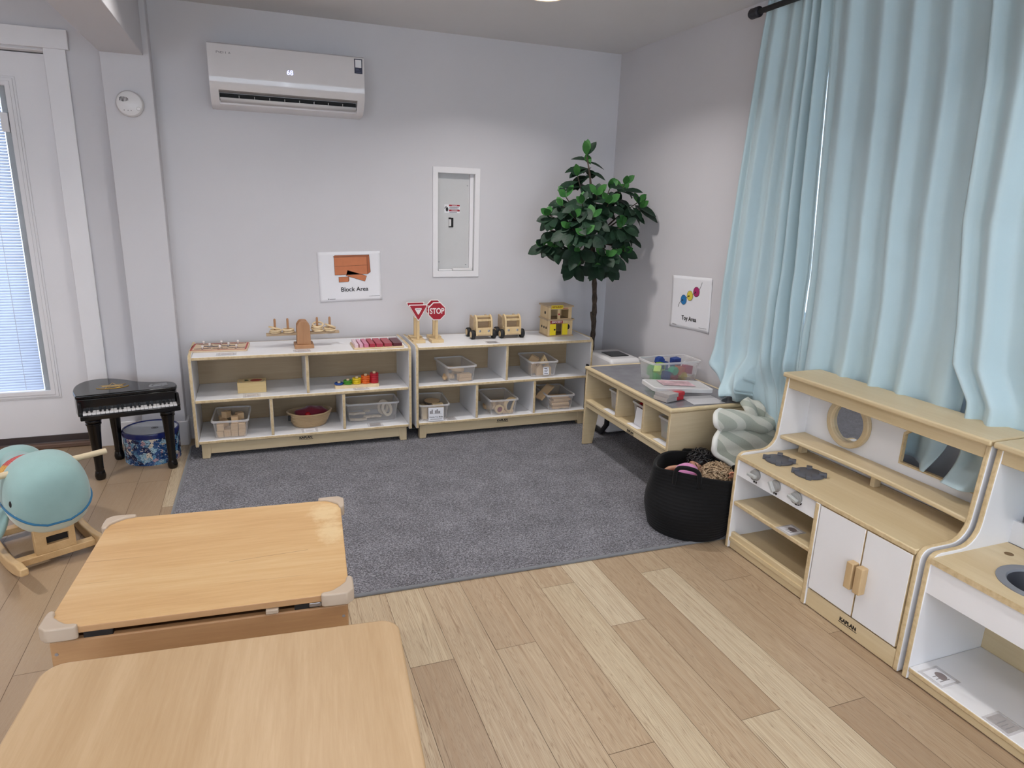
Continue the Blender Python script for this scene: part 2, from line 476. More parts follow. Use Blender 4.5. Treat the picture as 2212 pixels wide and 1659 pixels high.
# ================================================================ the room
WY = 4.343; WX = 2.39; CZ = 2.44
def floor_material():
    t = NT('oak_plank')
    uv = t.n('ShaderNodeUVMap'); at = t.n('ShaderNodeAttribute'); at.attribute_name = 'plank'
    sp = t.n('ShaderNodeSeparateColor'); t.l(at.outputs['Color'], sp.inputs[0])
    r1, r2, r3 = sp.outputs
    off = t.n('ShaderNodeCombineXYZ'); t.l(t.math('MULTIPLY', r1, 31.0), off.inputs[0]); t.l(t.math('MULTIPLY', r2, 47.0), off.inputs[1])
    ad = t.n('ShaderNodeVectorMath', operation='ADD'); t.l(uv.outputs[0], ad.inputs[0]); t.l(off.outputs[0], ad.inputs[1])
    def mp(sx, sy):
        m = t.n('ShaderNodeMapping'); m.inputs['Scale'].default_value = (sx, sy, 1); t.l(ad.outputs[0], m.inputs[0]); return m.outputs[0]
    # cathedral figure: contour lines of a stretched noise field
    field = t.noise(mp(6.0, 1.6), 1.0, 2, 0.5, 1.0)
    lines = t.math('ABSOLUTE', t.math('SINE', t.math('MULTIPLY', field, 70.0)))
    lines = t.math('POWER', lines, 0.5)
    fine = t.noise(mp(150, 3.5), 1.0, 3, 0.7)
    mid = t.noise(mp(10, 0.9), 1.0, 3, 0.6, 0.8)
    crack = t.noise(mp(11, 1.8), 1.0, 3, 0.6, 2.6)
    tone = t.ramp(r3, [(0.0, srgb(168, 146, 120)), (0.3, srgb(182, 160, 132)), (0.6, srgb(190, 170, 142)), (0.82, srgb(200, 183, 154)), (1.0, srgb(210, 195, 168))])
    c = t.mix(t.math('MULTIPLY', t.math('SUBTRACT', 1.0, lines), 0.72), tone, srgb(128, 100, 76))
    c = t.mix(t.ramp(mid, [(0.42, (0, 0, 0, 1)), (0.72, (0.4, 0.4, 0.4, 1))]), c, srgb(156, 124, 94))
    c = t.mix(t.ramp(fine, [(0.5, (0, 0, 0, 1)), (0.8, (0.35, 0.35, 0.35, 1))]), c, srgb(148, 122, 96))
    c = t.mix(t.ramp(crack, [(0.66, (0, 0, 0, 1)), (0.73, (0.8, 0.8, 0.8, 1))]), c, srgb(104, 82, 62))
    t.base(c); t.set(Roughness=0.42); t.b.inputs['Specular IOR Level'].default_value = 0.4
    t.bump(fine, 0.05, 0.0006)
    return t.m
M['plank'] = floor_material()

def build_floor():
    W, L = 0.1463, 1.52
    known = {0: 1.84, 2: 1.84, 3: 1.317, 4: 0.62, 5: 1.835, 6: 1.304, 7: 2.12, 8: 1.26, 9: 1.963, 1: 2.36, -7: 3.69, 10: 1.55, -1: 2.9, -2: 2.2}
    tone = {(0, 1): 0.78, (0, 0): 0.12, (2, 1): 0.3, (2, 0): 0.62, (3, 1): 0.45, (5, 1): 0.98, (5, 0): 0.55, (6, 1): 0.25, (7, 1): 0.5, (7, 0): 0.92, (9, 0): 0.3}
    rnd = random.Random(11)
    vs, fs, uvs, cols = [], [], [], []
    x0 = -3.2; g = 0.0007
    for k in range(-25, 15):
        a = 0.393 + k * W; b = a + W
        if b < x0 or a > 2.39: continue
        a = max(a, x0); b = min(b, 2.39)
        j = known.get(k, rnd.uniform(0, L))
        y = j - math.ceil((j + 2.6) / L) * L
        while y < 4.5:
            q0, q1 = max(y, -2.6), min(y + L, 4.5)
            if q1 > q0:
                n = len(vs)
                vs += [(a + g, q0 + g, 0), (b - g, q0 + g, 0), (b - g, q1 - g, 0), (a + g, q1 - g, 0)]
                fs.append((n, n + 1, n + 2, n + 3))
                uvs += [(0, 0), (b - a, 0), (b - a, q1 - q0), (0, q1 - q0)]
                side = 1 if y > j - 0.01 else 0
                c = (rnd.random(), rnd.random(), tone.get((k, side), rnd.random() * 0.9) if j - L - .01 < y else rnd.random(), 1)
                cols += [c] * 4
            y += L
    nb = len(vs)
    vs += [(-3.35, -2.75, -0.0015), (2.54, -2.75, -0.0015), (2.54, 4.55, -0.0015), (-3.35, 4.55, -0.0015)]
    vs += [(-3.35, -2.75, -0.12), (2.54, -2.75, -0.12), (2.54, 4.55, -0.12), (-3.35, 4.55, -0.12)]
    ext = [(nb, nb + 1, nb + 2, nb + 3), (nb + 7, nb + 6, nb + 5, nb + 4)] + [(nb + 4 + i, nb + 4 + (i + 1) % 4, nb + (i + 1) % 4, nb + i) for i in range(4)]
    me = bpy.data.meshes.new('floor')
    me.from_pydata(vs, [], fs + ext)
    me.materials.append(M['plank']); me.materials.append(plain('plank_gap', (96, 76, 58), 0.8))
    me.polygons.foreach_set('material_index', [0] * len(fs) + [1] * len(ext))
    ul = me.uv_layers.new(name='UVMap'); ca = me.color_attributes.new('plank', 'FLOAT_COLOR', 'CORNER')
    for i, p in enumerate(uvs): ul.data[i].uv = p; ca.data[i].color = cols[i]
    o = bpy.data.objects.new('floor', me); COL.objects.link(o); o['kind'] = 'structure'
build_floor()

# walls: the back wall has the doorway and the recess of the breaker panel, the right wall a window
DX0, DX1, DZ = -1.85, -0.925, 2.135
RX0, RX1, RZ0, RZ1 = 1.132, 1.379, 1.012, 1.632
b = MB(); T = WY + 0.16
b.box(-3.35, DX0, WY, T, 0, CZ); b.box(DX0, DX1, WY, T, DZ, CZ); b.box(DX1, RX0, WY, T, 0, CZ)
b.box(RX0, RX1, WY, T, 0, RZ0); b.box(RX0, RX1, WY, T, RZ1, CZ); b.box(RX1, WX, WY, T, 0, CZ)
b.build('wall_back', 'wall', kind='structure')
VY0, VY1, VZ0, VZ1 = 1.28, 2.72, 0.95, 2.2
b = MB(); T = WX + 0.16
b.box(WX, T, -2.75, VY0, 0, CZ); b.box(WX, T, VY1, WY + 0.16, 0, CZ); b.box(WX, T, VY0, VY1, 0, VZ0); b.box(WX, T, VY0, VY1, VZ1, CZ)
b.build('wall_right', 'wall', kind='structure')
b = MB(); b.box(-3.35, -2.8, -2.75, -2.6, 0, CZ); b.box(-1.2, -0.7, -2.75, -2.6, 0, CZ); b.box(-2.8, -1.2, -2.75, -2.6, 0, 0.75); b.box(-2.8, -1.2, -2.75, -2.6, 2.25, CZ); b.box(1.9, WX, -2.75, -2.6, 0, CZ); b.box(-0.7, 1.9, -2.75, -2.6, 0, 0.75); b.box(-0.7, 1.9, -2.75, -2.6, 2.25, CZ)
b.build('wall_front', 'wall', kind='structure')
b = MB(); b.box(-3.35, -3.2, -2.6, WY, 0, CZ); b.build('wall_left', 'wall', kind='structure')
b = MB(); b.box(-3.35, WX + 0.16, -2.75, WY + 0.16, CZ, CZ + 0.12); b.build('ceiling', 'ceiling', kind='structure')
b = MB(); b.box(-0.663, -0.462, -2.6, 4.236, 2.137, CZ); b.build('ceiling_beam', 'wall', kind='structure', bevel=0.004)
b = MB(); b.box(-0.663, -0.434, 4.236, WY, 0, CZ); b.build('wall_pillar', 'wall', kind='structure', bevel=0.004)
b = MB(); b.box(-0.672, -0.425, 4.223, 4.236, 0, 0.148); b.box(-0.434, -0.421, 4.236, WY, 0, 0.148)
b.box(-0.82, -0.663, WY - 0.013, WY, 0, 0.14); b.box(-0.421, WX, WY - 0.013, WY, 0, 0.14)
b.build('baseboard_back', 'trim', kind='structure', bevel=0.003)
b = MB(); b.box(WX - 0.013, WX, -2.6, WY - 0.013, 0, 0.14); b.build('baseboard_right', 'trim', kind='structure', bevel=0.003)

# window behind the curtains and two made-up rear windows, added for the fill lights
def window(name, ax, c0, c1, z0, z1, p, out):
    def bx(bb, a, b2, q0, q1, m=0):
        lo, hi = (p, out) if out > p else (out, p)
        if ax == 'X': bb.box(lo + 0.06, hi - 0.04, a, b2, q0, q1, m)
        else: bb.box(a, b2, lo + 0.06, hi - 0.04, q0, q1, m)
    f = MB(); w = 0.05
    bx(f, c0, c0 + w, z0, z1); bx(f, c1 - w, c1, z0, z1); bx(f, c0 + w, c1 - w, z0, z0 + w); bx(f, c0 + w, c1 - w, z1 - w, z1); bx(f, (c0 + c1) / 2 - w / 2, (c0 + c1) / 2 + w / 2, z0 + w, z1 - w)
    fr = f.build(name, 'trim', kind='structure')
    g = MB(); mid = (p + out) / 2
    if ax == 'X': g.box(mid, mid + 0.006, c0 + w, c1 - w, z0 + w, z1 - w)
    else: g.box(c0 + w, c1 - w, mid, mid + 0.006, z0 + w, z1 - w)
    g.build('pane', 'glass', fr)
window('window_1', 'X', VY0, VY1, VZ0, VZ1, WX, WX + 0.16)
window('fill_window_1', 'Y', -0.7, 1.9, 0.75, 2.25, -2.75, -2.6)
window('fill_window_2', 'Y', -2.8, -1.2, 0.75, 2.25, -2.75, -2.6)

# glazed door with a blind between its panes
b = MB(); dy0, dy1 = 4.408, 4.45
gx0, gx1, gz0, gz1 = -1.72, -1.125, 0.335, 1.965
b.box(DX0 + 0.004, gx0, dy0, dy1, 0.065, 2.125); b.box(gx1, DX1 - 0.004, dy0, dy1, 0.065, 2.125)
b.box(gx0, gx1, dy0, dy1, 0.065, gz0); b.box(gx0, gx1, dy0, dy1, gz1, 2.125)
door = b.build('door_1', 'trim', kind='structure')
b = MB()
for o_, i_, d in ((0.042, 0.0, 0.006), (0.032, 0.006, 0.013), (0.018, 0.004, 0.018)):
    outer = [(gx0 - o_, gz0 - o_), (gx1 + o_, gz0 - o_), (gx1 + o_, gz1 + o_), (gx0 - o_, gz1 + o_)]
    inner = [(gx0 + i_, gz0 + i_), (gx1 - i_, gz0 + i_), (gx1 - i_, gz1 - i_), (gx0 + i_, gz1 - i_)]
    b.ringprism(outer, inner, 'Y', dy0 - d, dy0 + 0.004)
b.build('glazing_frame', 'trim', door, bevel=0.002)
b = MB(); b.box(gx0, gx1, 4.418, 4.421, gz0, gz1); b.build('glass_pane', 'glass', door)
t = NT('blind_slat'); t.base(srgb(232, 236, 244)); t.set(Roughness=0.5)
tb = t.n('ShaderNodeBsdfTranslucent'); tb.inputs[0].default_value = srgb(228, 234, 248)
mx = t.n('ShaderNodeMixShader'); mx.inputs[0].default_value = 0.5
t.l(t.b.outputs[0], mx.inputs[1]); t.l(tb.outputs[0], mx.inputs[2]); t.l(mx.outputs[0], t.out.inputs[0]); M['slat'] = t.m
b = MB(); z = gz0 + 0.012
while z < gz1 - 0.03:
    y = 4.436
    b.add([(gx0 + 0.01, y - 0.006, z - 0.007), (gx1 - 0.045, y - 0.006, z - 0.007), (gx1 - 0.045, y + 0.004, z + 0.006), (gx0 + 0.01, y + 0.004, z + 0.006)], [(0, 1, 2, 3)]); z += 0.0152
b.build('blind', 'slat', door, solid=0.0006)
b = MB(); b.box(gx1 - 0.04, gx1, 4.43, 4.445, gz0, gz1); b.box(gx0 + 0.005, gx1 - 0.04, 4.428, 4.445, gz1 - 0.03, gz1)
b.build('blind_track', plain('grey_track', (176, 180, 182), 0.4), door)
b = MB(); b.box(gx1 - 0.046, gx1 - 0.012, 4.398, 4.418, 1.735, 1.83); b.build('blind_slider', 'trim', door, bevel=0.003)
b = MB()
for cx in (-1.255, -1.6): b.cyl((cx, 4.427, gz0 + 0.01), (cx, 4.427, gz1 - 0.03), 0.0016, n=6)
b.build('ladder_cord', 'white_pl', door)
b = MB(); b.box(DX0 + 0.004, DX1 - 0.004, 4.40, 4.412, 0.03, 0.068); b.build('door_sweep', plain('bronze_sweep', (66, 56, 54), 0.45), door)
b = MB(); b.box(DX1, DX1 + 0.098, 4.325, WY, 0, DZ + 0.008); b.box(DX0 - 0.098, DX0, 4.325, WY, 0, DZ + 0.008)
b.box(DX0 - 0.118, DX1 + 0.114, 4.318, WY, DZ + 0.008, DZ + 0.1)
b.box(DX0, DX1, 4.452, 4.49, DZ - 0.035, DZ); b.box(DX1 - 0.03, DX1, 4.452, 4.49, 0, DZ - 0.035); b.box(DX1 - 0.004, DX1, WY, 4.5, 0, DZ); b.box(DX0, DX0 + 0.004, WY, 4.5, 0, DZ); b.box(DX0, DX1, WY, 4.5, DZ - 0.004, DZ + 0.002)
b.build('trim_1', 'trim', kind='structure', bevel=0.002)
b = MB(); b.box(DX0, DX1, 4.36, 4.50, 0, 0.028); b.build('trim_2', wood('threshold_wood', (122, 96, 80), (88, 68, 56), 'X', 0.5), kind='structure', bevel=0.006)

# ceiling lamps: flat round LED discs
lx, ly = LAMPS[0][:2]
t_ = thing('ceiling_lamp', 'round flush ceiling light whose warm rim shows at the top edge of the room view', 'ceiling light', (lx, ly, CZ))
b = MB(); b.lathe([(0.10, 0.0), (0.10, -0.012), (0.088, -0.018), (0.082, -0.014)], n=40); b.build('trim_ring', 'white_pl', t_)
b = MB(); b.lathe([(0.0, -0.015), (0.083, -0.015), (0.083, -0.011), (0, -0.011)], n=40); b.build('diffuser', emit('lamp_glow', (255, 214, 160), 6.0), t_)

# ================================================================ rug
t = NT('rug_pile'); v = t.coord()
n1 = t.noise(v, 200, 2, 0.8); n2 = t.noise(v, 7, 2); n3 = t.noise(v, 110, 2, 0.6)
f = t.math('ADD', t.math('MULTIPLY', n1, 0.6), t.math('ADD', t.math('MULTIPLY', n2, 0.1), t.math('MULTIPLY', n3, 0.3)))
t.base(t.ramp(f, [(0.39, srgb(52, 51, 56)), (0.5, srgb(108, 107, 114)), (0.6, srgb(164, 163, 171))]))
t.set(Roughness=0.95, Sheen_Weight=0.3); t.b.inputs['Specular IOR Level'].default_value = 0.1
t.bump(t.math('ADD', n1, n3), 0.9, 0.006); M['rug'] = t.m
RZ = -0.022
rug = thing('area_rug', 'large grey low-pile rug lying in front of the open shelves', 'rug', (-0.448, 2.316, 0), RZ)
b = MB(); b.prism(rrect(0.006, 2.80, 0.006, 1.85, 0.015), 'Z', 0.0, 0.008); b.build('pile', 'rug', rug)
b = MB(); b.tube([(x, y, 0.006) for x, y in rrect(0, 2.806, 0, 1.856, 0.02)], 0.0075, 8, 0, True); b.build('bound_edge', fabric('rug_binding', (120, 122, 126)), rug)

# ================================================================ open shelves
FY = 3.905; ZT = 0.602; ZM = 0.358; ZB = 0.12
def logo(parent, loc, size, plane):
    o = text('lettering', 'KAPLAN', 'ink', parent, loc, size, plane, bold=0.0009)
    h = size * 0.52; w = size * 2.1
    b = MB()
    if plane == 'front': b.box(loc[0] - w, loc[0] + w, loc[1] - 0.0004, loc[1] + 0.0004, loc[2] - h - 0.002, loc[2] - h)
    else: b.box(loc[0] - 0.0004, loc[0] + 0.0004, loc[1] - w, loc[1] + w, loc[2] - h - 0.002, loc[2] - h)
    b.build('underline', 'ink', parent)
def open_shelf(x0, w, label, divs_top, divs_low):
    t = thing('storage_shelf', label, 'shelf', (x0, FY, 0), 0, 'open wooden classroom shelves')
    D = 0.385; th = 0.018
    for nm, a in (('l', 0), ('r', w - th)):
        prof = [(0.0, 0.088), (0.0, ZT - 0.03), (0.006, ZT - 0.006), (0.03, ZT + 0.01), (D, ZT + 0.01), (D, 0.088)]
        MB().prism(prof, 'X', a, a + th, 1, 0).build('side_panel', ['white_lam', 'ply'], t, bevel=0.005)
    def board(nm, z, y0=0.006):
        MB().box(th, w - th, y0, D - 0.01, z - 0.019, z, 0, mx=1, my=1).build(nm, ['white_lam', 'ply'], t, bevel=0.005)
    board('top_board', ZT, 0.0); board('middle_board', ZM); board('bottom_board', ZB)
    for x in divs_top: MB().box(x - 0.009, x + 0.009, 0.01, D - 0.012, ZM, ZT - 0.019, 0, my=1).build('divider', ['white_lam', 'ply'], t, bevel=0.004)
    for x in divs_low: MB().box(x - 0.009, x + 0.009, 0.01, D - 0.012, ZB, ZM - 0.019, 0, my=1).build('divider', ['white_lam', 'ply'], t, bevel=0.004)
    MB().box(th, w - th, D - 0.010, D - 0.002, 0.1, ZT - 0.001).build('back_panel', 'back_ply', t)
    MB().box(0.075, w - 0.075, 0.03, 0.05, 0.036, 0.1).build('front_rail', 'birch', t, bevel=0.002)
    for x, sg in ((0.028, 1), (w - 0.028, -1)):
        for y, zz in ((0.028, 0.009), (D - 0.07, 0.009)):
            MB().prism([(x, 0.1), (x + sg * 0.05, 0.1), (x + sg * 0.05, 0.05), (x + sg * 0.04, zz), (x, zz)], 'Y', y, y + 0.05).build('leg', 'birch_z', t, bevel=0.003)
    logo(t, (w / 2 - 0.02, 0.0295, 0.083), 0.0195, 'front')
    return t
open_shelf(-0.364, 1.222, 'pale wooden open shelf nearest the toy piano, with a ring balance on top', [0.617], [0.41, 0.816])
open_shelf(0.884, 1.202, 'pale wooden open shelf nearest the plant, with toy road signs and trucks on top', [0.595], [0.397, 0.794])

def label_card(x0, x1, y0, y1, z, label, rz=0.0, style='card', words=None):
    cx, cy = (x0 + x1) / 2, (y0 + y1) / 2; w, h = (x1 - x0) / 2, (y1 - y0) / 2
    t = thing('label_card', label, 'label', (cx, cy, z), rz, 'laminated label cards taped to the shelves')
    MB().box(-w, w, -h, h, 0.0002, 0.0010).build('laminate', 'film', t)
    MB().box(-w * 0.72, w * 0.72, -h * 0.8, h * 0.8, 0.0010, 0.0014).build('card_face', style, t)
    k = MB()
    for q in range(3): k.box(-w * 0.5, w * (0.5 - 0.2 * (q % 2)), -h * 0.5 + q * h * 0.3, -h * 0.5 + q * h * 0.3 + 0.003, 0.0014, 0.0016)
    if style == 'card': k.ringprism([(-w * .72, -h * .8), (w * .72, -h * .8), (w * .72, h * .8), (-w * .72, h * .8)], [(-w * .68, -h * .74), (w * .68, -h * .74), (w * .68, h * .74), (-w * .68, h * .74)], 'Z', 0.0014, 0.0017)
    k.build('printing', 'ink_grey', t)
    return t
label_card(-0.222, -0.118, 3.925, 3.99, ZT, 'small taped label card in front of the peg puzzle')
label_card(0.184, 0.278, 3.925, 3.995, ZT, 'small taped label card in front of the ring balance')
label_card(-0.102, -0.008, 3.915, 3.985, ZM, 'small taped label card in front of the strawberry box')
label_card(0.512, 0.604, 3.915, 3.995, ZM, 'small taped label card in front of the coloured counting rings')
label_card(0.206, 0.298, 3.915, 3.985, ZB, 'small taped label card in front of the rope basket of scarves', style='paper')
label_card(0.594, 0.684, 3.915, 3.985, ZB, 'grey taped label card in front of the long bin of wooden tiles', style='card_grey')
label_card(1.345, 1.43, 3.925, 3.995, ZT, 'dark grey label card on the shelf top in front of the toy trucks', style='ink_grey')
label_card(1.085, 1.15, 3.915, 3.985, ZB, 'grey label card beside the bin marked with a paper sign', style='card_grey')

# ================================================================ toy table by the right wall
TT0, TT1, TX0, TX1, TZ = 2.655, 3.575, 1.868, 2.362, 0.512
tt = thing('toy_table', 'birch play table with grey top and three cubbies by the right wall', 'table', (0, 0, 0))
b = MB(); b.box(TX0 + 0.02, TX1 - 0.005, TT0 + 0.02, TT1 - 0.02, 0.496, TZ - 0.002)
tg = NT('grey_tabletop'); tg.base(srgb(122, 122, 128)); tg.set(Roughness=0.16)
nn = tg.noise(tg.coord(), 12, 2); tg.base(tg.ramp(nn, [(0.3, srgb(124, 124, 129)), (0.7, srgb(138, 138, 143))])); M['grey_top'] = tg.m
b.build('table_top', 'grey_top', tt)
b = MB(); b.ringprism([(TX0 - 0.008, TT0 - 0.008), (TX1, TT0 - 0.008), (TX1, TT1 + 0.008), (TX0 - 0.008, TT1 + 0.008)], [(TX0 + 0.02, TT0 + 0.02), (TX1 - 0.02, TT0 + 0.02), (TX1 - 0.02, TT1 - 0.02), (TX0 + 0.02, TT1 - 0.02)], 'Z', 0.490, TZ)
b.build('top_rim', 'birch_y', tt, bevel=0.009, seg=3)
for y in (TT0, TT1 - 0.018):
    prof = [(TX0, 0.49), (TX1 - 0.01, 0.49), (TX1 - 0.01, 0.009), (TX1 - 0.075, 0.009), (TX1 - 0.11, 0.255), (TX0 + 0.105, 0.255), (TX0 + 0.068, 0.009), (TX0, 0.009)]
    if y == TT0: prof = [(TX0, 0.49), (TX1 - 0.01, 0.49), (TX1 - 0.01, 0.009), (TX1 - 0.075, 0.009), (TX1 - 0.11, 0.2), (TX0 + 0.105, 0.2), (TX0 + 0.068, 0.009), (TX0, 0.009)]
    MB().prism(prof, 'Y', y, y + 0.018, 1, 0).build('end_panel', ['birch', 'ply'], tt, bevel=0.003)
MB().box(TX0 + 0.004, TX0 + 0.022, TT0 + 0.018, TT1 - 0.018, 0.466, 0.492).build('top_rail', 'birch_y', tt, bevel=0.003)
MB().box(TX0 + 0.004, TX0 + 0.022, TT0 + 0.018, TT1 - 0.018, 0.256, 0.286).build('lower_rail', 'birch_y', tt, bevel=0.003)
MB().box(TX0, TX1 - 0.02, TT0 + 0.018, TT1 - 0.018, 0.286, 0.304, 0).build('cubby_shelf', 'birch_y', tt, bevel=0.005)
for y in (3.193, 2.911): MB().box(TX0 + 0.006, TX0 + 0.375, y - 0.009, y + 0.009, 0.304, 0.490, 0, mx=1).build('divider', ['birch', 'ply'], tt, bevel=0.003)
MB().box(TX0 + 0.375, TX0 + 0.381, TT0 + 0.018, TT1 - 0.018, 0.286, 0.490).build('cubby_back', 'back_ply', tt)
logo(tt, (TX0 + 0.0035, 3.02, 0.272), 0.018, 'side')

# ================================================================ play kitchen units
KX = 1.905; KD = 2.255; KC = 0.443; KT = 0.797
def kitchen_side(parent, y, t=0.019):
    prof = [(KX, 0.004), (KX, 0.415)]
    prof += [(KX + 0.04 - 0.04 * math.cos(a), 0.415 + 0.04 * math.sin(a)) for a in (0.4, 0.8, 1.2, PI / 2)]
    prof += [(2.03, 0.455)]
    prof += [(2.03 + 0.075 * math.sin(a), 0.53 - 0.075 * math.cos(a)) for a in (0.3, 0.6, 0.9, 1.2, PI / 2)]
    prof += [(2.122, KT - 0.02), (2.305, KT - 0.02), (2.305, 0.004)]
    return MB().prism(prof, 'Y', y, y + t, 1, 0).build('side_panel', ['white_lam', 'ply'], parent, bevel=0.005)
def kitchen_top(parent, y0, y1):
    MB().box(2.106, 2.314, y0, y1, KT - 0.02, KT).build('top_board', 'birch_y', parent, bevel=0.006, seg=3)
    MB().box(2.126, 2.142, y0 + 0.02, y1 - 0.02, KT - 0.068, KT - 0.02).build('top_rail', 'birch_y', parent, bevel=0.003)

KY0, KY1 = 1.312, 2.205
kt = thing('play_stove', 'white and birch play kitchen stove unit with two burners and a round mirror', 'play kitchen', (0, 0, 0))
kitchen_side(kt, KY0); kitchen_side(kt, KY1 - 0.019)
kitchen_top(kt, KY0 - 0.004, KY1 + 0.004)
MB().box(KX - 0.002, 2.24, KY0 + 0.019, KY1 - 0.019, KC - 0.019, KC, 0, mx=1).build('counter', ['birch_y', 'ply'], kt, bevel=0.004)
# back panel of the upper part with an opening (corner cut off)
b = MB(); X0, X1 = KD, KD + 0.012
oy0, oy1, oz0, oz1 = 1.345, 1.712, 0.553, 0.712
hole = [(oy0, oz0), (oy1, oz0), (oy1, oz1 - 0.038), (oy1 - 0.045, oz1), (oy0, oz1)]
b.box(X0, X1, oy1, KY1 - 0.019, KC, KT - 0.02); b.box(X0, X1, KY0 + 0.019, oy0, KC, KT - 0.02)
b.box(X0, X1, oy0, oy1, KC, oz0); b.box(X0, X1, oy0, oy1, oz1, KT - 0.02)
b.prism([(oy1, oz1 - 0.038), (oy1, oz1), (oy1 - 0.045, oz1)], 'X', X0, X1)
b.build('back_panel', 'white_lam', kt)
def offs(p, d):
    cy = sum(q[0] for q in p) / len(p); cz = sum(q[1] for q in p) / len(p)
    return [(q[0] + d * (1 if q[0] > cy else -1), q[1] + d * (1 if q[1] > cz else -1)) for q in p]
b = MB(); b.ringprism(offs(hole, 0.001), offs(hole, -0.006), 'X', KD - 0.003, KD + 0.013); b.build('opening_edge', 'ply', kt)
# round mirror
b = MB(); b.ringprism(circle(1.957, 0.634, 0.105, 48), circle(1.957, 0.634, 0.080, 48), 'X', KD - 0.022, KD); b.build('mirror_ring', 'birch', kt, bevel=0.004)
b = MB(); b.prism(circle(1.957, 0.634, 0.0805, 48), 'X', KD - 0.004, KD - 0.001); b.build('mirror', 'mirror', kt)
# raised shelf with a bowed front edge
sy0, sy1, sz = KY0 + 0.019, KY1 - 0.019, 0.518
front = []
for i in range(25):
    u = i / 24; y = sy1 - u * (sy1 - sy0)
    front.append((2.115 + 0.028 * math.sin(PI * u) * (1 if u < 2 else 1), y))
b = MB(); b.prism(front + [(KD, sy0), (KD, sy1)], 'Z', sz - 0.018, sz); b.build('spice_shelf', 'birch_y', kt, bevel=0.005)
for y in (sy1 - 0.05, 1.757): MB().box(2.19, 2.225, y - 0.01, y + 0.01, KC, sz - 0.018).build('shelf_support', 'birch_z', kt, bevel=0.002)
# burners
for bx, by in ((2.03, 2.082), (2.04, 1.925)):
    b = MB(); b.lathe([(0.0, 0), (0.058, 0), (0.058, 0.008), (0.054, 0.011), (0.0, 0.011)], (bx, by, KC), 36)
    for q in range(4):
        a = PI / 4 + q * PI / 2
        b.at((bx, by, KC), a); b.box(0.036, 0.066, -0.011, 0.011, 0.0, 0.017); b.at()
    b.build('burner', 'dgrey_pl', kt, bevel=0.002)
# control strip, knobs and their marks
py1, py0 = KY1 - 0.019, 1.742
b = MB(); b.add([(KX + 0.012, py0, KC - 0.019), (KX + 0.012, py1, KC - 0.019), (KX + 0.006, py1, 0.352), (KX + 0.006, py0, 0.352), (KX + 0.03, py0, KC - 0.019), (KX + 0.03, py1, KC - 0.019), (KX + 0.03, py1, 0.352), (KX + 0.03, py0, 0.352)],
              [(0, 1, 2, 3), (7, 6, 5, 4), (0, 4, 5, 1), (2, 6, 7, 3), (0, 3, 7, 4), (1, 5, 6, 2)])
b.build('control_panel', 'white_lam', kt)
for i, y in enumerate((2.075, 1.957, 1.842)):
    kz = 0.396
    b = MB(); b.lathe([(0.024, 0), (0.024, 0.006), (0.021, 0.008), (0.021, 0.018), (0.018, 0.02), (0.0, 0.02)], (KX + 0.009, y, kz), 28, axis='X')
    k_ = b.build('knob', 'grey_pl', kt)
    b = MB(); b.at((KX + 0.009, y, kz), 0, (0.0, 0.9, 0.2)[i]); b.box(-0.034, -0.018, -0.022, 0.022, -0.006, 0.006); b.build('knob_grip', plain('pale_grip', (188, 190, 188), 0.35), k_, bevel=0.002)
    b = MB()
    if i < 2:
        for s_, fill in ((0.006, i == 0), (-0.006, i == 1)):
            if fill: b.prism(circle(y + s_, kz - 0.032, 0.0045, 14), 'X', KX + 0.005, KX + 0.008)
            else: b.ringprism(circle(y + s_, kz - 0.032, 0.0045, 14), circle(y + s_, kz - 0.032, 0.003, 14), 'X', KX + 0.005, KX + 0.008)
    else:
        for q in range(4):
            a = PI * (1.2 + q * 0.16); 
            b.at((KX + 0.0065, y + 0.029 * math.cos(a), kz + 0.029 * math.sin(a)), 0, a + PI / 2); b.box(-0.001, 0.001, -0.005, 0.005, -0.002, 0.002); b.at()
    b.build('knob_marking', 'ink', kt)
MB().box(KX + 0.004, 2.24, py0, py1, 0.212, 0.230, 0, mx=1).build('oven_shelf', ['birch_y', 'ply'], kt, bevel=0.004)
MB().box(KX + 0.004, 2.24, py0, KY1 - 0.019, 0.04, 0.056).build('bottom_board', 'birch_y', kt)
MB().box(KX + 0.012, KX + 0.03, py0, py1, 0.004, 0.080).build('plinth', 'birch_y', kt, bevel=0.003)
MB().box(KX - 0.004, 2.24, 1.722, 1.742, 0.004, KC - 0.019, 0, mx=1).build('middle_post', ['white_lam', 'ply'], kt, bevel=0.004)
MB().box(2.24, 2.25, KY0 + 0.019, KY1 - 0.019, 0.01, KC).build('lower_back', 'birch_y', kt)
MB().box(KX + 0.004, KX + 0.022, KY0 + 0.019, 1.722, 0.004, 0.074).build('cupboard_plinth', 'birch_y', kt, bevel=0.003)
logo(kt, (KX + 0.0035, 1.525, 0.045), 0.0195, 'side')
for y0, y1, hy in ((1.517, 1.718, 1.532), (1.336, 1.512, 1.493)):
    d = MB().box(KX, KX + 0.016, y0, y1, 0.082, KC - 0.022, 0, my=1, mz=1).build('door', ['white_lam', 'ply'], kt, bevel=0.002)
    MB().box(KX - 0.03, KX, hy - 0.014, hy + 0.014, 0.192, 0.292).build('handle', 'pine_handle' if 'pine_handle' in M else M.setdefault('pine_handle', wood('handle_wood', (206, 178, 136), (188, 158, 116), 'Z', 0.45, 3)), d, bevel=0.003)

SY0, SY1 = 0.42, 1.296
ks = thing('play_sink', 'white and birch play kitchen sink unit with grey basin and open shelf below', 'play kitchen', (0, 0, 0))
kitchen_side(ks, SY0); kitchen_side(ks, SY1 - 0.019)
kitchen_top(ks, SY0 - 0.004, SY1 + 0.004)
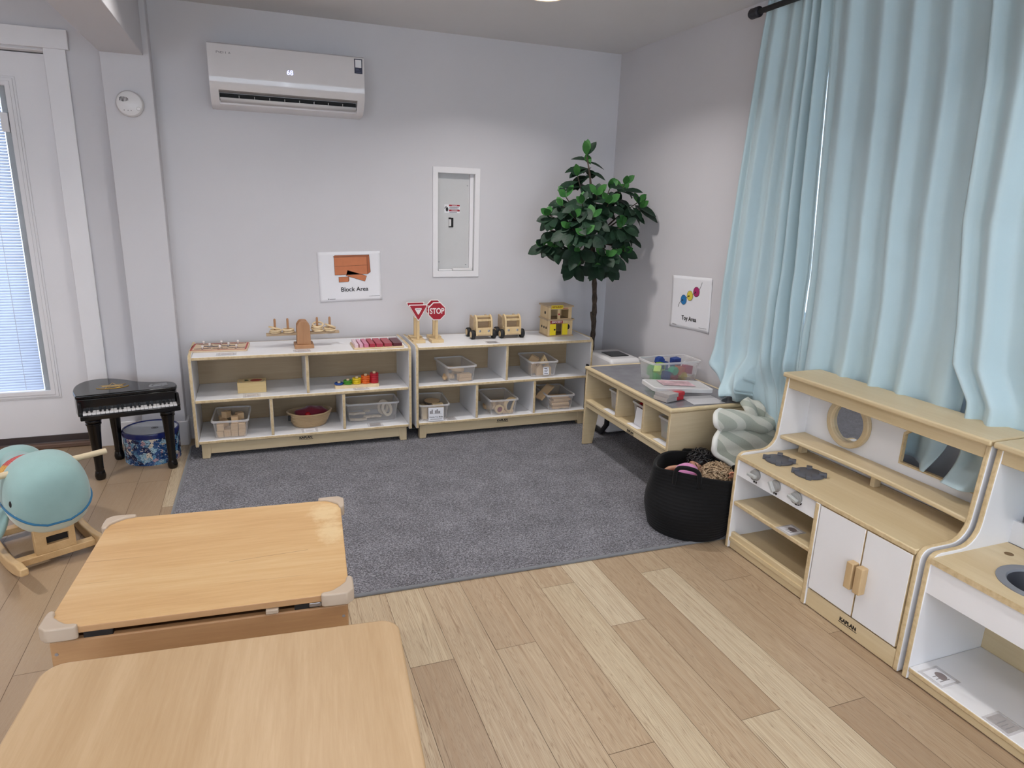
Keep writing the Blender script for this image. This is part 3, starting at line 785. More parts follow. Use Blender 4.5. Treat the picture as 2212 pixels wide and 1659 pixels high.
# counter with a round opening for the basin
sc_ = (2.075, 1.058); sr = 0.112
b = MB()
n = 48; outer = []
for i in range(n):
    a = 2 * PI * i / n; c, s_ = math.cos(a), math.sin(a); k = 0.155 / max(abs(c), abs(s_)); outer.append((sc_[0] + c * k, sc_[1] + s_ * k))
b.ringprism(outer, circle(sc_[0], sc_[1], sr - 0.006, n), 'Z', KC - 0.019, KC)
b.box(KX - 0.002, sc_[0] - 0.155, SY0 + 0.019, SY1 - 0.019, KC - 0.019, KC, 0, mx=1)
b.box(sc_[0] + 0.155, 2.25, SY0 + 0.019, SY1 - 0.019, KC - 0.019, KC)
b.box(sc_[0] - 0.155, sc_[0] + 0.155, sc_[1] + 0.155, SY1 - 0.019, KC - 0.019, KC); b.box(sc_[0] - 0.155, sc_[0] + 0.155, SY0 + 0.019, sc_[1] - 0.155, KC - 0.019, KC)
b.build('counter', ['birch_y', 'ply'], ks)
b = MB(); b.lathe([(0.0, -0.075), (0.07, -0.07), (0.082, -0.05), (0.086, -0.004), (0.09, 0.002), (sr + 0.003, 0.003), (sr + 0.003, 0.0), (0.094, -0.002)], (sc_[0], sc_[1], KC), 48, ms=[1, 1, 1, 0, 0, 0, 0], caps=False)
b.build('basin', [plain('grey_basin_rim', (134, 138, 146), 0.4), plain('grey_basin', (58, 60, 68), 0.5)], ks)
b = MB(); b.lathe([(0.0, 0.0004), (0.013, 0.0004), (0.013, 0.0008), (0, 0.0008)], (2.172, 1.22, KC), 24); b.build('faucet_hole', plain('hole_shade', (120, 96, 66), 0.8), ks)
MB().box(KX + 0.006, KX + 0.022, SY0 + 0.019, SY1 - 0.019, 0.323, KC - 0.019).build('front_apron', 'white_lam', ks)
MB().box(KX + 0.002, 2.245, SY0 + 0.019, SY1 - 0.019, 0.032, 0.05, 0, mx=1).build('bottom_shelf', ['white_lam', 'ply'], ks, bevel=0.004)
MB().box(KX + 0.01, KX + 0.028, SY0 + 0.019, SY1 - 0.019, 0.004, 0.032).build('plinth', 'birch_y', ks, bevel=0.002)
MB().box(2.245, 2.255, SY0 + 0.019, SY1 - 0.019, 0.01, KC - 0.019).build('lower_back', 'birch_y', ks)
MB().box(KD, KD + 0.012, SY0 + 0.019, SY1 - 0.019, KC, 0.52, 0).build('back_panel', 'white_lam', ks)

c1 = label_card(1.906, 1.992, 1.845, 1.925, 0.230, 'label card with a dark picture on the stove unit middle shelf', style='paper')
c2 = label_card(1.914, 1.999, 1.167, 1.251, 0.05, 'printed label card with a picture on the sink unit bottom shelf', style='paper')
c3 = label_card(1.912, 1.987, 0.962, 1.042, 0.05, 'plain blank grey label card on the sink unit bottom shelf', style='card_grey')
for c in (c1, c2):
    b = MB(); b.prism(smooth([(-0.01, -0.02), (0.02, -0.018), (0.026, 0.008), (0.01, 0.022), (-0.004, 0.014)], 2), 'Z', 0.0016, 0.0019); b.build('picture', plain('card_picture', (138, 126, 126), 0.5), c)

# ================================================================ two low tables in front
TA = -0.088
def rot2(x, y, a): return (x * math.cos(a) - y * math.sin(a), x * math.sin(a) + y * math.cos(a))
# activity table with a lid and rubber corners
A = thing('activity_table', 'honey maple activity table with lid and tan rubber corner guards', 'table', (-0.138, 1.85, 0), TA * 0.88)
hw, hd = 0.336, 0.282
b = MB(); b.prism(rrect(-hw, hw, -hd, hd, 0.02), 'Z', 0.482, 0.5, 1, 0); b.build('lid', ['maple', 'maple_edge'], A, bevel=0.002)
for sx in (-1, 1):
    for sy in (-1, 1):
        pts = [(0.012, 0.012), (-0.058, 0.012), (-0.068, 0.008), (-0.070, -0.001), (-0.060, -0.006), (-0.050, -0.006), (-0.040, -0.010), (-0.032, -0.018), (-0.024, -0.024), (-0.018, -0.032), (-0.010, -0.040), (-0.006, -0.050), (-0.006, -0.060), (-0.001, -0.070), (0.008, -0.068), (0.012, -0.058)]
        P = [(sx * (hw + x), sy * (hd + y)) for x, y in pts]
        P = smooth(P, 1)
        b = MB(); b.prism(P, 'Z', 0.472, 0.507); b.build('corner_guard', 'tan_pl', A, bevel=0.007, seg=3)
b = MB()
bw, bd = hw - 0.004, hd - 0.006
b.ringprism([(-bw, -bd), (bw, -bd), (bw, bd), (-bw, bd)], [(-bw + 0.02, -bd + 0.02), (bw - 0.02, -bd + 0.02), (bw - 0.02, bd - 0.02), (-bw + 0.02, bd - 0.02)], 'Z', 0.355, 0.462)
b.build('box_frame', 'maple_edge', A, bevel=0.004)
MB().box(-bw + 0.02, bw - 0.02, -bd + 0.02, bd - 0.02, 0.37, 0.382).build('box_floor', 'maple_edge', A)
for x, y in ((-bw + 0.1, -bd + 0.012), (bw - 0.1, -bd + 0.012), (-bw + 0.1, bd - 0.012), (bw - 0.1, bd - 0.012)): MB().box(x - 0.03, x + 0.03, y - 0.008, y + 0.008, 0.462, 0.482).build('lid_spacer', 'black_rub', A)
MB().box(0.135, 0.165, -bd - 0.012, -bd + 0.01, 0.468, 0.481).build('latch', 'tan_pl', A, bevel=0.003)
MB().box(bw - 0.095, bw - 0.065, -bd - 0.003, -bd + 0.01, 0.468, 0.480).build('catch', 'metal', A, bevel=0.002)
for sx in (-1, 1):
    b = MB(); b.lathe([(0.004, 0), (0.004, 0.001), (0, 0.0015)], (sx * (bw - 0.012), -bd, 0.43), 12, axis='Y'); b.build('screw', 'ink_grey', A)
for sx in (-1, 1):
    for sy in (-1, 1):
        x, y = sx * (bw - 0.045), sy * (bd - 0.045)
        MB().box(x - 0.025, x + 0.025, y - 0.025, y + 0.025, 0.0, 0.37).build('leg', 'maple_edge', A, bevel=0.003)
# plain table
B = thing('work_table', 'pale maple laminate table with rounded corners closest to the camera', 'table', (-0.125, 1.10, 0), TA)
tw, td = 0.366, 0.332
b = MB(); b.prism(rrect(-tw, tw, -td, td, 0.045, 8), 'Z', 0.473, 0.5); b.build('table_top', 'maple_lam', B, bevel=0.005, seg=3)
b = MB(); b.ringprism([(-tw + .04, -td + .04), (tw - .04, -td + .04), (tw - .04, td - .04), (-tw + .04, td - .04)], [(-tw + .06, -td + .06), (tw - .06, -td + .06), (tw - .06, td - .06), (-tw + .06, td - .06)], 'Z', 0.40, 0.473); b.build('apron', 'maple_edge', B)
for sx in (-1, 1):
    for sy in (-1, 1):
        MB().cyl((sx * (tw - .07), sy * (td - .07), 0), (sx * (tw - .07), sy * (td - .07), 0.473), 0.02, 0.026).build('leg', 'maple_edge', B)

# ================================================================ curtains
from mathutils import noise as mnoise
def sst(a, b, x):
    t = max(0.0, min(1.0, (x - a) / (b - a))); return t * t * (3 - 2 * t)
def lerp_tab(tab, z):
    for (z0, a), (z1, c) in zip(tab, tab[1:]):
        if z >= z1: return a + (c - a) * max(0, min(1, (z0 - z) / (z0 - z1)))
    return tab[-1][1]
def curtain(label, left, right, hem, folds, seed, x0=2.318, amp=0.036, bulge=True):
    """left / right: tables (z, y) of the two edges from top to bottom; folds: (position 0..1, width, depth) of the pleats towards the room"""
    top = 2.405
    def fn(u, t):
        zb = hem(u); z = top + (zb - top) * t
        yl, yr = lerp_tab(left, z), lerp_tab(right, z)
        h = 0.0
        for fc, fw, fd in folds:
            c = fc + 0.015 * math.sin(3 * t + fc * 20) * t
            d = (u - c) / (fw * 1.25 if u < c else fw * 0.5)
            h += fd * math.exp(-d * d * 1.2)
        grow = 0.75 + 0.5 * t
        cr = sst(1.25, 0.65, z)
        n = mnoise.noise(Vector((u * 7 + seed, z * 3.0, seed * 2.3))) * 0.014 * cr + mnoise.noise(Vector((u * 16 + seed, z * 9, seed))) * 0.005 * cr
        x = x0 + 0.026 - amp * h * grow + n
        y = yl + (yr - yl) * u + 0.006 * math.sin(u * 40 + seed) * t
        if bulge:
            k = sst(1.350, 1.42, y) * sst(1.705, 1.60, y) * max(0.0, min(1.0, (0.715 - z) / 0.15))
            if k > 0.02:
                x = x * (1 - k) + (x0 + 0.02 - 0.125 * k - 0.03 * k * math.sin((y - 1.38) * 24)) * k
                z = max(z, 0.562)
        return (min(x, 2.372), y, z)
    b = MB(); b.grid(fn, 150, 110)
    o = b.build('curtain', 'curtain', solid=0.0022, sharp=180)
    tag(o, label, 'curtain', 'aqua curtains on one rod')
    return o
def gap(z): return 0.0042 * max(sst(1.30, 1.5, z) * sst(2.08, 1.95, z), 0.8 * sst(1.0, 1.04, z) * sst(1.16, 1.12, z))
seamA = [(2.40, 2.452), (2.03, 2.421), (1.2, 2.357), (0.79, 2.345), (0.45, 2.33)]
ZS = [2.40 - i * 0.08 for i in range(25)]
rightA = [(z, lerp_tab(seamA, z) + max(gap(z), -1)) for z in ZS]
leftB = [(z, lerp_tab(seamA, z) - max(gap(z), -1) * 0.0) for z in ZS]
leftA = [(2.40, 2.855), (2.2, 2.875), (1.6, 2.915), (1.02, 2.945), (0.8, 2.945), (0.66, 2.93), (0.58, 2.87), (0.5, 2.80)]
def hemA(u):
    y = 2.9 - 0.56 * u
    return 0.528 if y > 2.68 else 0.528 - 0.10 * sst(2.68, 2.60, y)
def bundleA():
    o = curtain('aqua curtain at the corner end of the rod, its hem bunched on the play table', leftA, rightA, hemA,
                [(0.04, .05, .9), (0.24, .12, 1.5), (0.47, .08, 1.0), (0.66, .07, 1.5), (0.775, .035, 1.5), (0.835, .016, -2.2), (0.90, .04, 1.6), (1.0, .03, .6)], 1.3, bulge=False)
    me = o.data
    for v in me.vertices:
        k = sst(0.78, 0.56, v.co.z)
        bulge = k * (0.05 + 0.05 * math.sin(v.co.y * 19 + 1.0)) * sst(2.50, 2.62, v.co.y)
        v.co.x -= bulge
        v.co.z += 0.02 * k * math.sin(v.co.y * 31 + 0.4) if v.co.y > 2.66 else 0
        if v.co.y > 2.64: v.co.z = max(v.co.z, 0.516)
        if v.co.y < 2.63: v.co.x += (2.35 - v.co.x) * 0.8 * sst(0.78, 0.60, v.co.z)
bundleA()
edgeB = [(2.40, 1.715), (1.9, 1.652), (1.45, 1.628), (1.1, 1.582), (0.85, 1.582), (0.5, 1.60)]
edgeC = [(2.40, 1.747), (1.9, 1.684), (1.45, 1.660), (1.1, 1.602), (0.97, 1.585), (0.85, 1.505), (0.5, 1.49)]
curtain('middle aqua curtain hanging behind the stove unit, its edge gathered to the right', leftB, edgeB, lambda u: 0.555 + 0.01 * math.sin(u * 9),
        [(0.02, .035, .7), (0.15, .07, 1.5), (0.36, .07, 1.3), (0.55, .06, 1.4), (0.74, .06, 1.2), (0.92, .07, 1.0)], 4.1)
curtain('aqua curtain furthest from the corner, its front fold overlapping the middle one', edgeC, [(2.4, 0.55), (0.5, 0.5)], lambda u: 0.553 + 0.02 * math.sin(u * 13 + 1),
        [(0.0, .03, 1.5), (0.10, .05, 1.9), (0.25, .05, .8), (0.38, .05, 1.7), (0.55, .05, 1.4), (0.72, .05, 1.6), (0.9, .05, 1.4)], 8.7, x0=2.300)
rod = thing('curtain_rod', 'black curtain rod with a rounded end cap above the window', 'curtain rod', (2.30, 2.93, 2.366))
b = MB(); b.cyl((0, 0, 0), (0, -2.5, 0), 0.0125, n=16); b.build('rod', 'black_rub', rod)
b = MB(); b.lathe([(0.0, -0.012), (0.018, -0.010), (0.024, 0.0), (0.024, 0.05), (0.018, 0.055), (0.0, 0.055)], (0, 0, 0), 24, axis='Y'); b.build('end_cap', plain('navy_black_metal', (30, 30, 40), 0.5), rod)
b = MB(); b.cyl((0, -0.075, 0), (0.088, -0.075, -0.0), 0.008, n=12); b.box(0.084, 0.09, -0.09, -0.06, -0.04, 0.03); b.build('bracket', 'black_rub', rod)

# ================================================================ air conditioner
ac = thing('air_conditioner', 'white wall mounted air conditioner reading 68 above the left shelf', 'air conditioner', (0, 0, 0))
ax0, ax1 = -0.154, 0.652; yf = 4.138
full = [(WY, 2.222), (yf + 0.02, 2.222), (yf + 0.004, 2.214), (yf, 2.195), (yf - 0.004, 2.06), (yf, 2.015), (yf + 0.012, 1.985), (yf + 0.05, 1.945), (yf + 0.075, 1.928), (yf + 0.1, 1.92), (WY, 1.912)]
cut = [(WY, 2.222), (yf + 0.02, 2.222), (yf + 0.004, 2.214), (yf, 2.195), (yf - 0.004, 2.06), (yf, 2.015), (yf + 0.009, 1.992), (yf + 0.07, 1.985), (yf + 0.075, 1.945), (yf + 0.075, 1.928), (yf + 0.1, 1.92), (WY, 1.912)]
b = MB(); b.prism(full, 'X', ax0, ax0 + 0.042); b.prism(cut, 'X', ax0 + 0.042, ax1 - 0.04); b.prism(full, 'X', ax1 - 0.04, ax1)
b.build('body', 'white_gloss', ac, sharp=30)
b = MB(); b.box(ax0 + 0.043, ax1 - 0.041, yf + 0.069, yf + 0.0745, 1.946, 1.984); b.build('outlet', 'dark', ac)
b = MB()
b.add([(ax0 + 0.046, yf + 0.032, 1.957), (ax1 - 0.044, yf + 0.032, 1.957), (ax1 - 0.044, yf + 0.072, 1.938), (ax0 + 0.046, yf + 0.072, 1.938)], [(0, 1, 2, 3)])
b.build('louver', 'white_pl', ac, solid=0.003)
for i in range(8):
    x = ax0 + 0.14 + i * 0.078; MB().box(x, x + 0.002, yf + 0.036, yf + 0.068, 1.955, 1.972).build('louver_fin', 'white_pl', ac)
text('brand_lettering', 'DELLA', 'ink_grey', ac, (-0.075, yf - 0.0005, 2.168), 0.026, 'front', bold=0.0004)
M['led'] = emit('led_digits', (176, 186, 255), 2.6)
text('display_digits', '68', 'led', ac, (0.253, yf - 0.0035, 2.103), 0.034, 'front')
st = MB(); st.box(0.598, 0.642, yf - 0.002, yf + 0.001, 2.132, 2.208); st = st.build('energy_sticker', 'navy', ac)
MB().box(0.603, 0.637, yf - 0.0028, yf - 0.0015, 2.163, 2.203).build('blank_square', 'paper', st, bevel=0.0004)
k = MB()
for q in range(3): k.box(0.606, 0.634 - 0.006 * q, yf - 0.0026, yf - 0.0018, 2.139 + q * 0.007, 2.141 + q * 0.007)
k.build('small_print', plain('label_print', (96, 100, 128), 0.5), st)

# ================================================================ smoke detector
sd = thing('smoke_detector', 'round white smoke detector mounted on the pillar beside the door', 'smoke detector', (-0.546, 4.236, 1.896))
b = MB(); b.lathe([(0.062, 0), (0.065, 0.006), (0.065, 0.02), (0.058, 0.034), (0.045, 0.039), (0.0, 0.041)], n=48, axis='Y'); b.build('body', 'white_pl', sd)
b = MB()
for i in range(7):
    x = -0.043 + i * 0.0062; h = (0.008, 0.011, 0.012, 0.012, 0.011, 0.009, 0.006)[i]
    b.box(x, x + 0.003, -0.0405, -0.0350, 0.019 - h, 0.019 + h)
b.build('grille', 'ink', sd)
b = MB(); b.lathe([(0.0095, 0.036), (0.0095, 0.040), (0.008, 0.042), (0, 0.042)], (0.045 - 0.004, 0, -0.024), 20, axis='Y'); b.build('test_button', 'white_pl', sd, label='raised round button')
b = MB()
for x in (-0.026, -0.008, 0.006): b.lathe([(0.0022, 0.034), (0.0022, 0.0395), (0, 0.0395)], (x, 0, -0.034), 10, axis='Y')
b.build('indicator', 'ink', sd)

# ================================================================ breaker panel in the wall
bp = thing('breaker_panel', 'white recessed electrical breaker panel in the wall left of the plant', 'electrical panel', (0, 0, 0))
b = MB()
b.ringprism([(1.098, 0.975), (1.413, 0.975), (1.413, 1.668), (1.098, 1.668)], [(RX0, RZ0), (RX1, RZ0), (RX1, RZ1), (RX0, RZ1)], 'Y', WY - 0.008, WY + 0.001)
b.build('frame', 'trim', bp, bevel=0.002)
b = MB(); b.box(RX0, RX1, WY + 0.038, WY + 0.045, RZ0, RZ1)
b.box(RX0, RX0 + 0.002, WY, WY + 0.04, RZ0, RZ1); b.box(RX1 - 0.002, RX1, WY, WY + 0.04, RZ0, RZ1); b.box(RX0, RX1, WY, WY + 0.04, RZ0, RZ0 + 0.002); b.box(RX0, RX1, WY, WY + 0.04, RZ1 - 0.002, RZ1)
b.build('cover', plain('panel_paint', (206, 206, 206), 0.45, 0.01), bp)
b = MB(); b.box(RX1 - 0.026, RX1 - 0.002, WY + 0.022, WY + 0.038, RZ0 + 0.002, RZ1 - 0.002); b.build('side_strip', 'trim', bp)
yb = WY + 0.0375
lb = MB(); lb.box(1.186, 1.290, yb - 0.001, yb + 0.0005, 1.385, 1.438); lb = lb.build('warning_label', 'paper', bp)
b = MB(); b.box(1.216, 1.289, yb - 0.0016, yb - 0.0008, 1.428, 1.4372); b.box(1.216, 1.289, yb - 0.0016, yb - 0.0008, 1.396, 1.406); b.build('red_band', 'red', lb)
b = MB()
for q in range(3): b.box(1.219, 1.284 - 0.01 * (q % 2), yb - 0.0016, yb - 0.0008, 1.409 + q * 0.006, 1.4115 + q * 0.006)
b.box(1.219, 1.27, yb - 0.0016, yb - 0.0008, 1.388, 1.391)
b.prism(circle(1.203, 1.408, 0.0085, 16, 0.014), 'Y', yb - 0.0018, yb - 0.0008); b.at((1.193, yb - 0.0012, 1.42), 0, 0, 0.7); b.box(-0.002, 0.002, -0.0006, 0.0004, -0.01, 0.01); b.at()
b.build('hazard_print', 'ink', lb)
text('label_words', 'DANGER', 'paper', lb, (1.253, yb - 0.0018, 1.4325), 0.0085, 'front')
text('label_words', 'WARNING', 'paper', lb, (1.253, yb - 0.0018, 1.401), 0.0085, 'front')
b = MB(); b.box(1.228, 1.246, yb - 0.006, yb, 1.295, 1.354); b.box(1.214, 1.23, yb - 0.003, yb, 1.346, 1.356); b.box(1.214, 1.23, yb - 0.003, yb, 1.294, 1.299); b.build('breaker_switch', 'black_rub', bp, bevel=0.001)
b = MB(); b.box(1.216, 1.229, yb - 0.012, yb, 1.302, 1.344); b.build('switch_toggle', 'white_pl', bp, bevel=0.001)
for x, z in ((1.15, 1.07), (1.335, 1.052), (1.34, 1.56)):
    b = MB(); b.lathe([(0.0045, 0), (0.0045, 0.002), (0, 0.003)], (x, yb + 0.0005, z), 12, axis='Y'); b.build('cover_screw', 'metal', bp)
rc = thing('remote_control', 'white remote control lying on the ledge of the breaker panel', 'remote control', (1.305, WY + 0.016, RZ0 + 0.002))
b = MB(); b.prism(rrect(-0.07, 0.068, -0.014, 0.014, 0.010), 'Z', 0.0, 0.018); b.build('body', 'white_pl', rc, bevel=0.003)
b = MB()
for q in range(7): b.box(-0.04 + q * 0.012, -0.034 + q * 0.012, -0.006, 0.006, 0.0175, 0.0185)
b.build('button', plain('remote_button', (196, 198, 200), 0.4), rc)
wr = MB().box(1.14, 1.232, WY + 0.004, WY + 0.026, RZ0 + 0.002, RZ0 + 0.012).build('wall_bracket', 'trim', bevel=0.002)
tag(wr, 'flat white plastic bracket lying beside the remote control on the panel ledge', 'bracket')

# ================================================================ posters
def flatpoly(parent, name, polys, mat, y=-0.0012, th=0.0004):
    b = MB()
    for p in polys: b.prism(p, 'Y', y, y + th)
    return b.build(name, mat, parent)
po = thing('poster', 'white paper sign reading Block Area with orange blocks, taped to the wall', 'poster')
put(po, (0.5675, WY - 0.0015, 0.982), ry=-0.028)
b = MB(); b.grid(lambda u, v: (-0.193 + 0.386 * u, -0.0003 - 0.003 * (abs(2 * u - 1) ** 4) * (abs(2 * v - 1) ** 2), -0.155 + 0.31 * v), 20, 16); b.build('sheet', 'paper', po, solid=0.0006, sharp=180)
M['block_ink'] = plain('orange_brown_ink', (204, 124, 82), 0.6, 0.03, 30)
M['block_ink2'] = plain('dark_orange_ink', (176, 100, 62), 0.6, 0.03, 30)
def q(x, y): return (-0.193 + x, 0.155 - y)
pic = flatpoly(po, 'printed_blocks', [[q(.099, .034), q(.301, .034), q(.301, .143), q(.099, .143)], [q(.178, .116), q(.295, .154), q(.282, .188), q(.167, .149)], [q(.121, .156), q(.179, .156), q(.179, .188), q(.121, .188)]], 'block_ink', -0.002)
flatpoly(pic, 'shaded_side', [[q(.301, .034), q(.316, .022), q(.32, .13), q(.301, .143)], [q(.099, .034), q(.095, .03), q(.106, .022), q(.316, .022), q(.301, .034)], [q(.179, .156), q(.185, .15), q(.185, .18), q(.179, .188)]], 'block_ink2', -0.002)
b = MB()
def line2(bb, p, r, w=0.0011, y0=-0.0026):
    d = Vector((r[0] - p[0], r[1] - p[1])); n = Vector((-d.y, d.x)).normalized() * w / 2
    bb.prism([(p[0] - n.x, p[1] - n.y), (r[0] - n.x, r[1] - n.y), (r[0] + n.x, r[1] + n.y), (p[0] + n.x, p[1] + n.y)], 'Y', y0, y0 + 0.0004)
for poly in ([q(.099, .034), q(.301, .034), q(.301, .143), q(.099, .143)], [q(.178, .116), q(.295, .154), q(.282, .188), q(.167, .149)], [q(.121, .156), q(.179, .156), q(.179, .188), q(.121, .188)], [q(.301, .034), q(.316, .022), q(.32, .13), q(.301, .143)], [q(.099, .034), q(.095, .03), q(.106, .022), q(.316, .022)]):
    for i in range(len(poly)): line2(b, poly[i], poly[(i + 1) % len(poly)])
line2(b, q(.099, .09), q(.301, .086)); b.build('outline', 'ink', pic)
text('lettering', 'Block Area', 'ink', po, (0.022, -0.0022, -0.081), 0.038, 'front', bold=0.0004)
b = MB(); b.box(-0.145, -0.138, -0.0026, -0.0016, -0.140, -0.133); b.box(-0.136, -0.1, -0.0026, -0.0016, -0.139, -0.1355); b.box(0.11, 0.18, -0.0030, -0.0020, -0.128, -0.1265); b.build('small_print', 'ink_grey', po)

pt = thing('poster', 'white paper sign reading Toy Area with a beaded string, on the right wall', 'poster')
put(pt, (WX - 0.0015, 3.309, 0.925), -PI / 2, ry=-0.055)
b = MB(); b.grid(lambda u, v: (-0.193 + 0.386 * u, -0.0003 - 0.004 * (abs(2 * u - 1) ** 4) * (abs(2 * v - 1) ** 2), -0.155 + 0.31 * v), 20, 16); b.build('sheet', 'paper', pt, solid=0.0006, sharp=180)
def w(u, v): return (-0.193 + 0.386 * u, 0.155 - 0.31 * v)
for (u, v), nm, colr in (((.33, .45), 'blue_bead', (36, 120, 182)), ((.485, .36), 'yellow_bead', (226, 208, 74)), ((.64, .275), 'magenta_bead', (172, 36, 104))):
    c = w(u, v)
    o = flatpoly(pt, 'printed_bead', [circle(c[0], c[1], 0.0285, 28)], plain(nm + '_ink', colr, 0.6, 0.02), -0.0024)
    b = MB(); b.ringprism(circle(c[0], c[1], 0.0292, 28), circle(c[0], c[1], 0.0278, 28), 'Y', -0.003, -0.0026); b.prism(circle(c[0] - 0.009, c[1] - 0.003, 0.0055, 14), 'Y', -0.003, -0.0026); b.build('outline', 'ink', o)
b = MB()
sp = [w(.20, .60), w(.22, .53), w(.27, .47), w(.31, .455)]
for i in range(3): line2(b, sp[i], sp[i + 1], 0.0022, -0.0032)
sp = [w(.70, .235), w(.74, .17), w(.765, .09)]
for i in range(2): line2(b, sp[i], sp[i + 1], 0.0022, -0.0028)
line2(b, w(.40, .40), w(.455, .375), 0.0024, -0.0032); line2(b, w(.555, .325), w(.61, .30), 0.0024, -0.0032)
b.build('printed_string', 'ink', pt)
text('lettering', 'Toy Area', 'ink', pt, (-0.003, -0.0024, -0.092), 0.038, 'front', bold=0.0004)
b = MB(); b.box(-0.165, -0.158, -0.0028, -0.0018, -0.142, -0.135); b.box(-0.156, -0.125, -0.0028, -0.0018, -0.141, -0.1375); b.box(0.10, 0.17, -0.0034, -0.0020, -0.132, -0.1305); b.build('small_print', 'ink_grey', pt)

# ================================================================ artificial tree
pl = thing('potted_tree', 'artificial tree with big dark green leaves in the corner behind the shelf', 'plant', (2.215, 4.185, 0.008))
b = MB(); b.lathe([(0.075, 0), (0.098, 0.17), (0.1, 0.18), (0.092, 0.18), (0.09, 0.16), (0.0, 0.16)], n=32); b.build('pot', 'black_rub', pl)
trunk_w = curve_pts([(2.215, 4.185, 0.15), (2.213, 4.17, 0.45), (2.196, 4.13, 0.62), (2.178, 4.10, 0.78), (2.155, 4.08, 0.95), (2.08, 3.98, 1.15), (2.03, 3.93, 1.4), (1.985, 3.90, 1.62), (1.953, 3.90, 1.75)], 5)
rr = [0.0165 + 0.0025 * math.sin(i * 2.3) for i in range(len(trunk_w))]
for i in range(len(rr)): rr[i] *= 1 if i < 22 else max(0.25, 1 - (i - 22) / 22)
tb_ = NT('trunk_bark'); n_ = tb_.noise(tb_.coord('Object', (40, 40, 8)), 3, 4, .7); tb_.base(tb_.ramp(n_, [(.35, srgb(52, 44, 38)), (.65, srgb(92, 78, 66))])); tb_.set(Roughness=.9); tb_.bump(n_, .8, .006); M['bark'] = tb_.m
b = MB(); b.tube(trunk_w, rr, 12); b.tube(curve_pts([(2.19, 4.12, 0.66), (2.165, 4.10, 0.70), (2.150, 4.09, 0.755)], 4), [0.009] * 8 + [0.007], 8); b.build('trunk', 'bark', pl, world=True)
TIPS = [(1.953, 3.9, 1.752), (1.982, 3.9, 1.704), (1.875, 3.85, 1.629), (2.175, 3.85, 1.547), (2.172, 3.8, 1.591), (1.804, 3.85, 1.503), (1.96, 3.75, 1.521), (2.071, 3.8, 1.562), (1.697, 3.85, 1.395), (2.242, 3.75, 1.486), (2.124, 3.68, 1.353), (1.775, 3.72, 1.326), (1.799, 3.72, 1.388), (2.103, 3.68, 1.334), (1.743, 3.85, 1.205), (1.69, 3.9, 1.21), (2.018, 3.7, 1.167), (2.063, 3.7, 1.161), (1.855, 3.8, 1.1), (1.975, 3.72, 1.101), (2.101, 3.8, 1.086), (1.85, 3.72, 1.469), (1.905, 3.68, 1.392), (2.262, 3.74, 1.455), (2.237, 3.8, 1.285), (1.763, 3.8, 1.453), (1.846, 3.66, 1.287), (1.839, 3.72, 1.19), (2.207, 3.8, 1.186), (1.709, 3.85, 1.307), (2.027, 3.72, 1.474), (2.06, 4.1, 1.45), (1.9, 4.05, 1.3), (2.15, 4.0, 1.25)]
def leaf_mat(nm, a, c):
    t = NT(nm); n = t.noise(t.coord(), 14, 3); n2 = t.noise(t.coord(), 120, 2)
    t.base(t.ramp(n, [(.3, srgb(*a)), (.7, srgb(*c))])); t.set(Roughness=.5); t.b.inputs['Specular IOR Level'].default_value = .22
    t.bump(n2, .35, .003); return t.m
M['leaf'] = leaf_mat('dark_leaf', (20, 38, 28), (36, 62, 44)); M['leaf_new'] = leaf_mat('fresh_leaf', (42, 92, 44), (70, 122, 60))
rnd = random.Random(5)
fol = MB()
def leaf(p, d, n, L, wd, m, droop=0.25):
    d = d.normalized(); n = (n - d * n.dot(d)).normalized(); s_ = d.cross(n); vs = []
    st = [(0.0, 0.02), (0.12, 0.25), (0.3, 0.72), (0.52, 1.0), (0.72, 0.92), (0.88, 0.55), (1.0, 0.03)]
    for a, wv in st:
        c = p + d * (L * a) - n * (droop * L * a * a)
        hw_ = wd * 0.5 * wv
        vs += [c - s_ * hw_ + n * (0.18 * hw_), c - n * (0.06 * hw_), c + s_ * hw_ + n * (0.18 * hw_)]
    fs = []
    for i in range(len(st) - 1):
        for j in (0, 1): fs.append((3 * i + j, 3 * i + j + 1, 3 * i + 4 + j, 3 * i + 3 + j))
    fol.add(vs, fs, m)
C0 = Vector((2.03, 3.93, 1.33)); UPV = Vector((0, 0, 1))
